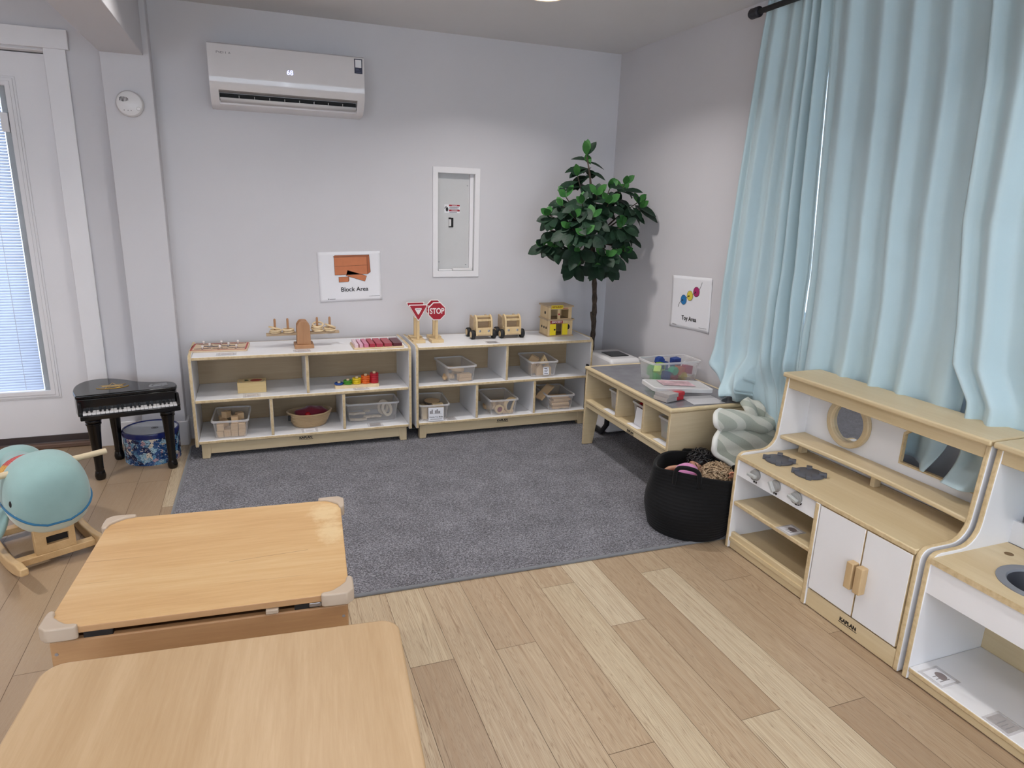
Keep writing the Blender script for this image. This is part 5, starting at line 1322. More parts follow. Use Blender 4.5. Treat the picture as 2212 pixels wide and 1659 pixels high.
b = MB(); b.lathe([(0.05, 0), (0.053, 0.008), (0.05, 0.016), (0, 0.016)], n=32, ms=[1, 1, 0]); blockobj('wood_slice', b, ['block', 'bark'], 'round dark bark-edged wood slice lying on top of the branch blocks', 'wood slice', GC, (1.02, 4.05, ZB + 0.083), 0, 0.06)
blockobj('split_block', MB().box(-0.034, 0.034, -0.013, 0.013, 0, 0.018), 'pine', 'pale split wood block near the front of the tree block bin', 'block', GC, (1.04, 3.985, ZB + 0.079), 0.1)
sg = thing('paper_sign', 'paper sign reading Wooden Tree Blocks on the front of a clear bin', 'sign', (1.012, 3.9125, ZB + 0.049), -0.08)
b = MB(); b.box(-0.048, 0.048, -0.0005, 0.0005, -0.044, 0.044); b.build('sheet', 'paper', sg)
text('lettering', 'Wooden Tree Blocks', 'ink', sg, (0, -0.0008, -0.018), 0.0098, 'front', bold=0.0002)
b = MB()
for x, h, w_ in ((-0.034, 0.018, 0.005), (-0.024, 0.026, 0.004), (-0.002, 0.02, 0.005), (0.008, 0.028, 0.004), (0.02, 0.016, 0.006)): b.box(x - w_, x + w_, -0.0008, -0.0004, 0.005, 0.005 + h)
b.box(-0.038, 0.034, -0.0008, -0.0004, 0.003, 0.0045)
b.build('picture', plain('sign_picture', (150, 146, 148), 0.5), sg)
b = MB(); b.box(-0.036, 0.036, -0.0008, -0.0004, -0.034, -0.030); b.build('small_print', 'ink_grey', sg)
GD = 'rainbow arch blocks in the lower bin'
src = None
for i, (x, y, z, a, rx_, ry_) in enumerate(((1.455, 3.975, .038, 0.2, 0.5, 0), (1.46, 4.03, .03, 1.0, .3, 0), (1.43, 4.08, .01, 2.0, 0, 0))):
    o = blockobj('arch_block', arch(0.052, 0.036, 0.026), 'block', 'wooden arch block lying in the rainbow arch bin', 'block', GD, (x, y, ZB + z), a, rx_, ry_, src=src); src = src or o
hb = thing('window_block', 'half-round wooden block with a dark see-through window standing in the arch bin', 'block', (0, 0, 0), 0, GD)
put(hb, (1.532, 3.975, ZB + 0.052), 0.25, PI / 2, -PI / 2 + 0.35)
o = arch(0.055, 0.043, 0.024).build('frame', 'pine', hb, bevel=0.001); MB().box(-0.055, 0.055, -0.01, 0.0, 0, 0.024).build('bottom_bar', 'pine', hb, bevel=0.001)
b = MB(); b.prism([(0.044 * math.cos(PI * k / 16), 0.044 * math.sin(PI * k / 16)) for k in range(17)], 'Z', 0.009, 0.014); b.build('window', tint_plastic('smoky_window', (72, 78, 84), 0.75), hb)
b = MB(); b.ringprism(circle(0, 0, 0.03, 24), circle(0, 0, 0.019, 24), 'Y', -0.012, 0.012); gm = blockobj('round_block', b, 'pine', 'round wooden block with a maroon centre at the front of the arch bin', 'block', GD, (1.45, 3.96, ZB + 0.033), 0.1)
MB().cyl((0, -0.005, 0), (0, 0.005, 0), 0.0195, n=24).build('coloured_centre', plain('maroon_centre', (140, 56, 66), 0.3), gm)
blockobj('flat_block', MB().box(-0.045, 0.03, -0.02, 0.02, 0, 0.02), 'block', 'flat wooden block under the window block in the arch bin', 'block', GD, (1.515, 3.97, ZB + 0.003), 0.1)
GE = 'wooden planks in the lower right bin'
src = None
for i in range(8):
    o = blockobj('plank_block', MB().box(-0.062, 0.062, -0.03, 0.03, 0, 0.0135), 'block', 'flat wooden plank in the stack at the front of the plank bin', 'block', GE, (1.895 + 0.006 * math.sin(i * 2), 3.985 + (0.012 * (i % 2)), ZB + 0.003 + 0.0138 * (i if i < 6 else i)), -0.05 + 0.04 * math.sin(i * 1.7), src=src) if i < 6 else blockobj('plank_block', None, None, 'flat wooden plank lying at the back of the plank bin', 'block', GE, (1.86 + 0.01 * i, 4.09, ZB + 0.004 + 0.014 * (i - 6)), 1.2, src=src)
    src = src or o
for i, (x, y, z, a, ry_) in enumerate(((1.835, 4.085, 0.093, 0.5, -0.45), (1.80, 4.03, 0.098, 0.35, -0.62))):
    dup(src, (x, y, ZB + z), a, ('upper' if i == 0 else 'lower') + ' of two planks sticking out over the left rim of the plank bin', GE, rx=0.15, ry=ry_)

# ================================================================ things in and on the play table
clear_bin('clear bin in the far cubby of the play table', (2.06, 3.298, 0.304), PI / 2, 0.18, 0.27, 0.115)
clear_bin('clear bin of red toys in the middle cubby of the play table', (2.065, 3.038, 0.304), PI / 2 - 0.05, 0.18, 0.27, 0.115)
clear_bin('clear bin of greenish shapes in the near cubby of the play table', (2.06, 2.765, 0.304), PI / 2, 0.18, 0.27, 0.115)
for nm, colr_, cy, wd_ in (('grey', (168, 168, 166), 3.30, 'grey toy piece in the far cubby bin'), ('red', (190, 30, 44), 3.04, 'round red toy piece in the middle cubby bin'), ('green', (150, 176, 160), 2.765, 'pale green toy piece in the near cubby bin')):
    mt = tint_plastic('toy_' + nm, colr_, 0.85); src = None
    for i in range(10):
        x = 1.965 + 0.042 * (i // 2 % 5); y = cy - 0.03 + 0.055 * (i % 2); z = 0.304 + 0.026 + 0.034 * ((i * 7) % 3 > 0) * (i % 2) + (0.034 if nm == 'red' and i < 4 else 0) + (0.028 if i > 7 else 0)
        bb = MB().sph((0, 0, 0), 0.024, 0.024, 0.022, 16, 10) if nm == 'red' else MB().box(-0.021, 0.021, -0.021, 0.021, -0.02, 0.02)
        o = blockobj('toy_piece', bb, mt, wd_, 'toy', 'toys in the play table cubbies', (x, y, z), i * 0.7, src=src, bevel=0.002 if nm != 'red' else 0); src = src or o
bc = MB().box(-0.0008, 0.0008, -0.05, 0.05, -0.048, 0.048).build('bin_card', 'paper', bevel=0); tag(bc, 'large white card on the front of the red toy bin', 'card'); put(bc, (1.921, 3.012, 0.353), -0.05, 0, 0.12)
b = MB(); b.ringprism([(-0.056, -0.054), (0.054, -0.054), (0.054, 0.05), (-0.056, 0.05)], [(-0.049, -0.047), (0.049, -0.047), (0.049, 0.047), (-0.049, 0.047)], 'X', 0.0004, 0.0014); b.build('black_backing', 'black_rub', bc)
for y0, y1, wd_ in ((3.23, 3.35, 'far'), (2.965, 3.075, 'middle'), (2.69, 2.81, 'near')):
    c = MB().box(TX0 + 0.012, TX0 + 0.05, y0, y1, 0.3042, 0.3052).build('label_card', 'paper'); tag(c, 'white label card on the ledge of the %s cubby of the play table' % wd_, 'label', 'white cards on the play table cubbies')
clear_bin('large clear bin of coloured see-through shapes on top of the play table', (2.193, 3.18, TZ), PI / 2, 0.18, 0.322, 0.118)
pcs = [('green', (96, 200, 100)), ('lime', (196, 226, 70)), ('blue', (36, 84, 176)), ('teal', (70, 196, 150)), ('red', (196, 50, 66)), ('orange', (222, 120, 70)), ('yellow', (226, 206, 90)), ('rose', (188, 50, 88))]
def hollow(s): 
    b = MB(); b.ringprism([(-s, -s), (s, -s), (s, s), (-s, s)], [(-s * .88, -s * .88), (s * .88, -s * .88), (s * .88, s * .88), (-s * .88, s * .88)], 'Y', -s, s); return b
def hex6(s): return MB().prism([(s * math.cos(k * PI / 3), s * math.sin(k * PI / 3)) for k in range(6)], 'Y', -s * .7, s * .7)
lay = [('green', 2.085, 3.145, .03, .3, 0), ('lime', 2.09, 3.135, .068, .78, 2), ('lime', 2.115, 3.15, .085, .2, 2), ('blue', 2.15, 3.15, .032, .1, 0), ('blue', 2.145, 3.17, .085, .5, 0), ('blue', 2.14, 3.20, .105, .2, 1), ('teal', 2.195, 3.135, .058, .2, 1), ('teal', 2.2, 3.19, .03, .2, 0), ('red', 2.2, 3.14, .022, .1, 1), ('orange', 2.245, 3.15, .055, .3, 0), ('yellow', 2.26, 3.14, .024, .1, 1), ('rose', 2.295, 3.15, .058, .2, 0), ('green', 2.28, 3.2, .03, .5, 0), ('red', 2.25, 3.2, .07, .5, 0), ('blue', 2.24, 3.19, .095, .1, 0), ('green', 2.1, 3.21, .05, .6, 0)]
mats = {n_: tint_plastic('shape_' + n_, c, 0.42) for n_, c in pcs}
cnt = {}
for n_, x, y, z, a, kd in lay:
    s = 0.024
    bb = (MB().box(-s, s, -s * .9, s * .9, -s, s), hex6(0.026), hollow(0.02))[kd]
    o = bb.build('plastic_shape', mats[n_], bevel=0.002); put(o, (x, y, TZ + z), a, 0.1 * math.sin(x * 90), 0.3 * math.sin(y * 70) if kd != 2 else 0.78 * (a > .5))
    o['category'] = 'plastic shape'; o['group'] = 'see-through shapes in the large bin'
    o['label'] = 'see-through %s plastic %s in the large clear bin' % (n_, ('block', 'hexagon', 'hollow square frame')[kd])
bx0 = thing('boxed_game', 'upper of the two thin red and white boxes under the plastic lid', 'box', (1.968, 2.815, TZ + 0.0215), 0.30, 'boxed games under the lid')
MB().box(-0.07, 0.055, -0.045, 0.045, 0, 0.020).build('carton', plain('carton_grey', (172, 166, 164), 0.4, 0.06, 50), bx0, bevel=0.001)
MB().box(0.005, 0.0554, -0.0454, 0.0454, 0.0006, 0.0203).build('red_end', plain('carton_red', (186, 34, 46), 0.35, 0.05, 50), bx0, bevel=0.001)
MB().box(0.0553, 0.0557, -0.03, 0.02, 0.006, 0.014).build('printing', 'white_paint', bx0)
dup(bx0, (1.962, 2.815, TZ + 0.0008), 0.26, 'lower of the two thin red and white boxes under the plastic lid')
ld = thing('plastic_cover', 'clear plastic bin lid resting on two boxes on the play table', 'lid', (2.055, 2.895, TZ + 0.046), -0.2)
put(ld, (2.058, 2.895, TZ + 0.043), -0.16, 0.0, 0.05)
b = MB(); b.prism(rrect(-0.165, 0.165, -0.088, 0.088, 0.02), 'Z', 0.004, 0.0065); b.build('panel', 'clear', ld)
b = MB(); b.ringprism(rrect(-0.168, 0.168, -0.092, 0.092, 0.022), rrect(-0.155, 0.155, -0.079, 0.079, 0.018), 'Z', -0.012, 0.008); b.build('rim', 'clear_rim', ld, bevel=0.002)
pf = MB().box(-0.10, 0.08, -0.045, 0.055, 0, 0.0012).build('picture_sheet', plain('picture_sheet', (206, 170, 176), 0.4, 0.25, 18)); tag(pf, 'printed pink and white sheet lying on the plastic lid', 'sheet'); put(pf, (2.07, 2.905, TZ + 0.0515), -0.2, 0, 0.05)
cf = MB().box(-0.09, 0.09, -0.08, 0.06, 0, 0.0015).build('plastic_sleeve', 'film'); tag(cf, 'clear plastic sleeve lying flat at the near end of the play table', 'sleeve'); put(cf, (2.12, 2.76, TZ + 0.0008), -0.1)

# ================================================================ black rope basket with dolls
BK = thing('rope_basket', 'large black rope basket full of dolls, standing beside the stove unit', 'basket', (1.862, 2.432, 0.008))
rimc = [(1.930, 2.228), (2.015, 2.268), (2.072, 2.38), (2.046, 2.524), (1.965, 2.61), (1.865, 2.643), (1.765, 2.59), (1.694, 2.49), (1.748, 2.405), (1.805, 2.335), (1.865, 2.272)]
rimc = [(x - 1.862, y - 2.432) for x, y in rimc]
P_ = curve_pts([Vector((x, y, 0)) for x, y in rimc + rimc[:1]], 8)[:-1]
NR = 72
def polar_r(a):
    best = None
    for i in range(len(P_)):
        p, q_ = P_[i], P_[(i + 1) % len(P_)]
        d = Vector((math.cos(a), math.sin(a), 0)); e = q_ - p
        den = d.x * e.y - d.y * e.x
        if abs(den) < 1e-9: continue
        t_ = (p.x * e.y - p.y * e.x) / den; s_ = (p.x * d.y - p.y * d.x) / den
        if t_ > 0 and -0.02 <= s_ <= 1.02: best = t_ if best is None else max(best, t_)
    return best or 0.19
rimr = [polar_r(2 * PI * i / NR) for i in range(NR)]
def bk_ring(z, dr=0.0):
    u = z / 0.292; base = 0.185 + 0.03 * math.sin(min(1, u * 1.6) * PI / 2); k = sst(0.25, 1.0, u); out = []
    for i in range(NR):
        a = 2 * PI * i / NR; r = base * (1 - k) + rimr[i] * k + dr; out.append((r * math.cos(a), r * math.sin(a), z))
    return out
rows = []
nc = 21
for i in range(nc):
    z0 = 0.292 * i / nc
    for dz, dr in ((0.0, 0.0), (0.0045, 0.0032), (0.0098, 0.0032)): rows.append(bk_ring(z0 + dz, dr))
rows.append(bk_ring(0.292, -0.002))
for z in (0.288, 0.25, 0.2, 0.15, 0.1, 0.05, 0.02): rows.append(bk_ring(z, -0.014))
b = MB(); b.loft([[(p[0] * 0.02, p[1] * 0.02, 0.001) for p in rows[0]]] + rows + [[(p[0] * 0.02, p[1] * 0.02, 0.019) for p in rows[-1]]])
M['black_rope'] = fabric('black_cotton_rope', (13, 13, 15), 0.85, 0.08, 420, 0.1, 0.5)
b.build('body', 'black_rope', BK, sharp=180)
def hand_pts(a0, a1, up_):
    pts = []
    for a, z in ((a0, 0.235), (a0, 0.285), (a0 + (a1 - a0) * .06, 0.285 + up_ * .7), (a0 + (a1 - a0) * .3, 0.285 + up_), (a0 + (a1 - a0) * .7, 0.285 + up_), (a1 - (a1 - a0) * .06, 0.285 + up_ * .7), (a1, 0.285), (a1, 0.235)):
        r = rimr[int(a / (2 * PI) * NR) % NR] + (0.012 if z < .29 else 0.008); pts.append((r * math.cos(a), r * math.sin(a), z))
    return curve_pts(pts, 5)
b = MB(); b.tube(hand_pts(math.radians(197), math.radians(248), 0.036), 0.010, 10); b.build('handle', 'black_rope', BK, sharp=180)
b = MB(); b.tube(hand_pts(math.radians(20), math.radians(66), 0.010), 0.010, 10); b.build('handle', 'black_rope', BK, sharp=180)

def hair_strands(b, c, rad, n, rnd, curl, length, r=0.0035, m=0, lo=-0.3):
    for i in range(n):
        a = rnd.uniform(0, 2 * PI); t = math.asin(rnd.uniform(lo, 1)); d = Vector((math.cos(t) * math.cos(a), math.cos(t) * math.sin(a), math.sin(t)))
        p = Vector(c) + Vector((d.x * rad[0], d.y * rad[1], d.z * rad[2])); s_ = d.cross(Vector((rnd.uniform(-1, 1), rnd.uniform(-1, 1), rnd.uniform(-1, 1)))).normalized()
        pts = []
        for k in range(7):
            u = k / 6; pts.append(p + s_ * length * u + d * (0.006 * math.sin(u * PI * curl) + 0.002) - Vector((0, 0, 0.012 * u * u)) + d.cross(s_) * 0.008 * math.sin(u * PI * curl * 1.3))
        b.tube(pts, [r * (1 - 0.5 * abs(2 * k / 6 - 1) ** 2) for k in range(7)], 5, m)
rnd = random.Random(21)
# dark haired doll lying on its back, face turned to the left
d1 = thing('doll', 'doll with straight black hair and pink clothes lying in the black basket', 'doll', (1.945, 2.505, 0.258), 0, 'dolls in the black basket')
b = MB(); b.sph((0, 0, 0), 0.046, 0.044, 0.050, 28, 20)
for i, p in enumerate(b.v):                     # the face looks to -x: nose, brow, chin and cheeks
    if p.x < 0:
        k = math.exp(-((p.y / 0.008) ** 2) - (((p.z + 0.004) / 0.009) ** 2)); p.x -= 0.013 * k
        k = math.exp(-((p.y / 0.016) ** 2) - (((p.z + 0.038) / 0.012) ** 2)); p.x -= 0.008 * k
        k = math.exp(-((p.y / 0.014) ** 2) - (((p.z + 0.022) / 0.006) ** 2)); p.x -= 0.006 * k
        for s_ in (-1, 1):
            k = math.exp(-(((p.y - s_ * 0.017) / 0.008) ** 2) - (((p.z - 0.010) / 0.008) ** 2)); p.x += 0.004 * k
b.cyl((0.004, 0, -0.045), (-0.004, 0.0, -0.075), 0.018, 0.02, 16)
hd = b.build('head', 'skin_dk', d1, sharp=180, sub=1); hd.matrix_basis = Matrix.Rotation(0.35, 4, 'Z') @ Matrix.Rotation(-0.55, 4, 'Y')
b = MB()
for s_ in (-1, 1): b.sph((-0.039, s_ * 0.017, 0.010), 0.004, 0.006, 0.005, 12, 8)
b.build('eye', 'ink', hd)
b = MB(); b.sph((-0.0445, 0, -0.024), 0.003, 0.010, 0.003, 12, 8); b.build('mouth', plain('doll_lips', (176, 84, 84), 0.5), hd)
b = MB(); b.sph((0.021, 0, 0.012), 0.044, 0.048, 0.050, 24, 16); hair_strands(b, (0.032, 0, 0.012), (0.040, 0.047, 0.050), 170, rnd, 0.6, 0.05, 0.0028)
b.build('hair', plain('doll_black_hair', (22, 20, 22), 0.35, 0.05), hd, sharp=180)
b = MB()
def limb(b, pts, rs, n=14): b.tube(curve_pts(pts, 5), [rs[min(len(rs) - 1, int(i / 5))] + (rs[min(len(rs) - 1, int(i / 5) + 1)] - rs[min(len(rs) - 1, int(i / 5))]) * (i % 5) / 5 for i in range((len(pts) - 1) * 5 + 1)], n)
b.sph((-0.085, -0.03, -0.005), 0.062, 0.05, 0.045, 24, 16); b.sph((-0.155, -0.05, -0.03), 0.05, 0.055, 0.035, 20, 14)
b.v = [p * (1 + 0.05 * mnoise.noise(p * 60)) for p in b.v]
b.build('dress', fabric('pink_dress', (222, 144, 196), 0.6, 0.3, 300, 0.1), d1, sharp=180)
b = MB(); b.box(-0.185, -0.11, -0.09, -0.03, -0.004, 0.0); b.v = [p + Vector((0, 0, 0.004 * math.sin(p.x * 90))) for p in b.v]; b.build('skirt_trim', fabric('pale_pink_trim', (240, 206, 226)), d1, bevel=0.0015)
b = MB(); limb(b, [(-0.09, 0.02, 0.0), (-0.13, 0.045, -0.01), (-0.16, 0.05, -0.03)], [0.014, 0.012, 0.009]); b.build('arm', 'skin_dk', d1)
b = MB(); limb(b, [(-0.15, -0.04, -0.05), (-0.17, -0.0, -0.08), (-0.13, 0.05, -0.11)], [0.02, 0.017, 0.012]); limb(b, [(-0.15, -0.07, -0.05), (-0.13, -0.09, -0.10), (-0.08, -0.07, -0.13)], [0.02, 0.017, 0.012]); b.build('leg', 'skin_dk', d1)
# light haired doll, seen from the back of its head, one hand up
d2 = thing('doll', 'doll with curly light brown hair and one hand raised beside the stove unit', 'doll', (1.948, 2.365, 0.256), 0, 'dolls in the black basket')
b = MB(); b.sph((0, 0, 0), 0.043, 0.043, 0.046, 24, 16); b.cyl((0, 0, -0.03), (0.01, 0.02, -0.075), 0.017, 0.02, 16); hd = b.build('head', 'skin', d2, sharp=180)
b = MB(); b.sph((0, -0.002, 0.002), 0.052, 0.052, 0.054, 28, 18); hair_strands(b, (0, -0.002, 0.002), (0.054, 0.054, 0.056), 300, rnd, 1.3, 0.075, 0.0030, lo=-0.6); hair_strands(b, (-0.055, -0.02, -0.012), (0.035, 0.035, 0.03), 120, rnd, 1.4, 0.06, 0.0028); hair_strands(b, (0.03, -0.035, -0.012), (0.035, 0.03, 0.03), 110, rnd, 1.4, 0.06, 0.0028)
hm = NT('doll_brown_hair'); n_ = hm.noise(hm.coord('Object', (30, 30, 60)), 3, 3); hm.base(hm.ramp(n_, [(.35, srgb(126, 100, 76)), (.55, srgb(186, 160, 128)), (.72, srgb(216, 194, 162))])); hm.set(Roughness=.4)
b.build('hair', hm.m, hd, sharp=180)
b = MB(); limb(b, [(0.01, 0.05, -0.10), (0.06, 0.03, -0.05), (0.066, -0.006, -0.008), (0.064, -0.022, 0.008)], [0.017, 0.014, 0.010, 0.0095])
HS = len(b.v)
b.sph((0.056, -0.008, 0.022), 0.013, 0.009, 0.013, 16, 12)
for k in range(4):
    a = -0.5 + k * 0.33; L = (0.018, 0.021, 0.020, 0.016)[k]
    q0 = Vector((0.056 + 0.011 * math.sin(a) - 0.002, -0.010, 0.028 + 0.006 * math.cos(a))); dr_ = Vector((math.sin(a) - 0.45, -0.35, math.cos(a) * 0.8)).normalized()
    b.tube([q0, q0 + dr_ * L * 0.5, q0 + dr_ * L * 0.85 + Vector((-0.002, -0.004, -0.001)), q0 + dr_ * L + Vector((-0.003, -0.007, -0.004))], [0.0042, 0.004, 0.0036, 0.002], 8)
q0 = Vector((0.047, -0.010, 0.018)); b.tube([q0, q0 + Vector((-0.009, -0.006, 0.002)), q0 + Vector((-0.014, -0.009, 0.007))], [0.0045, 0.004, 0.0024], 8)
b.v = b.v[:HS] + [p + Vector((0.008, -0.022, -0.006)) for p in b.v[HS:]]
b.v = [p + Vector((-0.034, -0.034, 0.018)) for p in b.v]
b.build('arm', plain('doll_hand_skin', (222, 152, 122), 0.5, 0.03), d2, sharp=180)
b = MB(); b.sph((0.02, 0.03, -0.12), 0.05, 0.045, 0.06, 20, 14); b.build('shirt', fabric('doll_shirt', (150, 130, 150)), d2, sharp=180)

# ================================================================ rolled play mat behind the basket
mt_ = NT('leaf_pattern_mat'); v = mt_.coord('Object', (1, 1, 1))
wv = mt_.n('ShaderNodeTexWave', wave_type='BANDS', bands_direction='DIAGONAL'); wv.inputs['Scale'].default_value = 4.2; wv.inputs['Distortion'].default_value = 3.5; wv.inputs['Detail'].default_value = 1.0; wv.inputs['Detail Scale'].default_value = 1.2
mt_.l(v, wv.inputs['Vector']); nz = mt_.noise(v, 320, 3, .7)
c = mt_.ramp(wv.outputs['Fac'], [(.42, srgb(186, 192, 178)), (.5, srgb(226, 226, 214))])
mt_.base(mt_.mix(mt_.math('MULTIPLY', nz, .35), c, srgb(150, 154, 142))); mt_.set(Roughness=.95, Sheen_Weight=.3); mt_.bump(nz, .7, .004); M['mat'] = mt_.m
ma = thing('play_mat', 'sage and cream leaf patterned play mat, rolled and slumped behind the black basket', 'mat', (2.2, 2.48, 0))
pathA = curve_pts([(2.36, 0.025, 2.12), (2.34, 0.15, 2.12), (2.365, 0.25, 2.11), (2.42, 0.305, 2.055), (2.448, 0.345, 1.995), (2.452, 0.385, 1.988), (2.47, 0.415, 2.005), (2.497, 0.44, 2.05), (2.472, 0.463, 2.025), (2.452, 0.488, 1.985), (2.456, 0.512, 1.98), (2.482, 0.527, 2.0), (2.525, 0.528, 2.05), (2.56, 0.51, 2.10), (2.575, 0.48, 2.12)], 6)
def matA(u, v):
    i = v * (len(pathA) - 1); k = min(int(i), len(pathA) - 2); p = pathA[k].lerp(pathA[k + 1], i - k)
    z = p[1]; top = sst(0.40, 0.50, z); xl = p[2]; x = xl + (2.352 - xl) * u
    ripple = 0.016 * math.sin(u * 8 + z * 10) + 0.010 * math.sin(u * 15 - z * 26)
    return (x - 2.2, p[0] + 0.012 * u * top + ripple * u * 0.8 - 2.48, z - 0.055 * u * top + 0.5 * ripple * u * top)
b = MB(); b.grid(matA, 40, 60); b.build('outer_roll', 'mat', ma, solid=0.026, sharp=180)
b = MB(); b.tube([matA(0.0, i / 60) for i in range(61)], 0.0145, 8); b.build('white_binding', fabric('white_binding', (232, 232, 226)), ma, sharp=180)
def matB(u, v):
    x = 2.20 + 0.105 * u; z = 0.43 + 0.148 * v - 0.035 * u * v - 0.03 * sst(.8, 1, v) * 0
    return (x - 2.2, 2.535 - 0.025 * math.sin(v * PI) + 0.03 * sst(.75, 1, v) + 0.012 * math.sin(u * 8 + v * 4) - 2.48, z - 0.03 * math.exp(-u / .1) * v)
b = MB(); b.grid(matB, 24, 24); b.build('inner_flap', 'mat', ma, solid=0.026, sharp=180)
b = MB(); p = matB(0.3, 0.40); b.sph((p[0], p[1] - 0.016, p[2]), 0.0085, 0.004, 0.013, 14, 10); b.build('snap', 'black_rub', ma)

# ================================================================ toy piano
pn = thing('toy_piano', 'glossy black toy grand piano with white keys and a gold star on the lid', 'toy piano', (-0.872, 3.768, 0), math.radians(10))
lid2 = curve_pts([(0.452, 0.0, 0), (0.462, 0.045, 0), (0.455, 0.10, 0), (0.425, 0.135, 0), (0.36, 0.155, 0), (0.29, 0.195, 0), (0.225, 0.27, 0), (0.165, 0.322, 0), (0.10, 0.337, 0), (0.035, 0.305, 0), (-0.005, 0.22, 0), (-0.012, 0.1, 0), (0.0, 0.0, 0)], 5)
LP = [(p.x, p.y) for p in lid2]
b = MB(); b.prism(LP, 'Z', 0.442, 0.462); b.build('lid', 'black', pn, bevel=0.006, seg=3)
b = MB(); b.prism([(x * 0.985 + 0.003, y * 0.985 + 0.002) for x, y in LP], 'Z', 0.352, 0.4415); b.build('case', 'black', pn, bevel=0.004)
b = MB(); b.box(0.012, 0.462, -0.062, 0.01, 0.346, 0.372); b.build('key_bed', 'black', pn, bevel=0.004)
for x0 in (0.008, 0.449): MB().prism([(-0.06, 0.372), (-0.058, 0.386), (-0.01, 0.428), (0.008, 0.43), (0.008, 0.372)], 'X', x0, x0 + 0.014).build('key_cheek', 'black', pn, bevel=0.003)
kw = (0.449 - 0.024) / 22; w0 = bk0 = None
for i in range(22):
    x = 0.024 + (i + 0.5) * kw
    o = MB().box(-kw * 0.46, kw * 0.46, -0.055, 0.0, 0.372, 0.381).build('white_key', 'white_pl', pn, bevel=0.0012) if w0 is None else w0.copy()
    if w0 is not None: COL.objects.link(o)
    w0 = w0 or o; o.location = (x, 0, 0)
for i in range(21):
    if i % 7 in (2, 6): continue
    x = 0.024 + (i + 1) * kw
    o = MB().box(-kw * 0.27, kw * 0.27, -0.034, 0.0, 0.379, 0.389).build('black_key', 'black', pn, bevel=0.0012) if bk0 is None else bk0.copy()
    if bk0 is not None: COL.objects.link(o)
    bk0 = bk0 or o; o.location = (x, 0, 0)
for x, y in ((0.062, 0.022), (0.402, 0.03), (0.155, 0.295)):
    b = MB(); b.lathe([(0.0, 0.0), (0.019, 0.0), (0.024, 0.006), (0.026, 0.022), (0.022, 0.045), (0.019, 0.054), (0.021, 0.06), (0.0195, 0.066), (0.022, 0.15), (0.029, 0.27), (0.032, 0.30), (0.036, 0.303), (0.036, 0.310), (0.033, 0.313), (0.037, 0.318), (0.037, 0.326), (0.034, 0.33), (0.036, 0.353), (0, 0.353)], n=28); o = b.build('leg', 'black', pn, sharp=40); o.location = (x, y, 0)
star = []
for k in range(10):
    a = PI / 2 + k * PI / 5; r = 0.066 if k % 2 == 0 else 0.027; star.append((0.165 + r * math.cos(a), 0.15 + r * math.sin(a)))
star_i = [(0.165 + (x - 0.165) * 0.82, 0.15 + (y - 0.15) * 0.82) for x, y in star]
b = MB(); b.ringprism(star, star_i, 'Z', 0.4622, 0.4628); b.prism([(0.115, 0.138), (0.215, 0.13), (0.208, 0.155), (0.122, 0.163)], 'Z', 0.4622, 0.4629)
b.tube([(0.165 + 0.075 * math.cos(a), 0.135 + 0.045 * math.sin(a), 0.4626) for a in [PI * 1.08 + i * PI * 0.84 / 12 for i in range(13)]], 0.0025, 6); b.build('gold_star', 'gold', pn)
MB().box(0.33, 0.42, 0.045, 0.105, 0.4622, 0.4627).build('clear_sticker', plain('grey_sticker', (104, 106, 108), 0.25, 0.3, 60), pn)

# ================================================================ drum
dm = thing('hand_drum', 'blue illustrated drum with white skin standing under the toy piano', 'drum', (-0.598, 4.068, 0))
dt = NT('drum_print'); v = dt.coord('Object', (1, 1, 1.1))
vo = dt.n('ShaderNodeTexVoronoi'); vo.inputs['Scale'].default_value = 38; vo.inputs['Randomness'].default_value = 1
n0 = dt.n('ShaderNodeTexNoise'); n0.inputs['Scale'].default_value = 30; n0.inputs['Detail'].default_value = 3; dt.l(v, n0.inputs['Vector'])
vv = dt.n('ShaderNodeVectorMath', operation='ADD'); dt.l(v, vv.inputs[0]); sc2 = dt.n('ShaderNodeVectorMath', operation='SCALE'); sc2.inputs['Scale'].default_value = 0.045; dt.l(n0.outputs['Color'], sc2.inputs[0]); dt.l(sc2.outputs[0], vv.inputs[1]); dt.l(vv.outputs[0], vo.inputs['Vector'])
sp_ = dt.n('ShaderNodeSeparateColor'); dt.l(vo.outputs['Color'], sp_.inputs[0])
c = dt.ramp(sp_.outputs[0], [(0, srgb(24, 44, 92)), (.2, srgb(46, 84, 142)), (.4, srgb(104, 160, 204)), (.58, srgb(164, 206, 228)), (.7, srgb(232, 226, 214)), (.82, srgb(190, 160, 176)), (.9, srgb(58, 104, 160))], 'CONSTANT')
fl_ = dt.noise(v, 85, 2, .6, 2.0); c = dt.mix(dt.ramp(fl_, [(.56, (0, 0, 0, 1)), (.6, (.9, .9, .9, 1))]), c, srgb(22, 34, 66)); c = dt.mix(dt.ramp(dt.noise(v, 75, 2, .5, 1.5), [(.62, (0, 0, 0, 1)), (.66, (.9, .9, .9, 1))]), c, srgb(232, 234, 236))
dt.base(c); dt.set(Roughness=.25); M['drum_print'] = dt.m
b = MB(); b.cyl((0, 0, 0.0), (0, 0, 0.166), 0.1425, n=64); b.build('shell', 'drum_print', dm)
M['drum_blue'] = plain('drum_blue', (28, 42, 110), 0.15, 0.03)
b = MB(); b.lathe([(0.1425, 0.150), (0.1445, 0.152), (0.1455, 0.172), (0.143, 0.179), (0.136, 0.18), (0.135, 0.172)], n=64, caps=False); b.build('rim', 'drum_blue', dm)
b = MB(); b.lathe([(0.0, 0.1735), (0.1355, 0.1735), (0.1355, 0.166), (0, 0.166)], n=64); b.build('drum_head', plain('drum_skin', (196, 200, 206), 0.5, 0.02), dm)
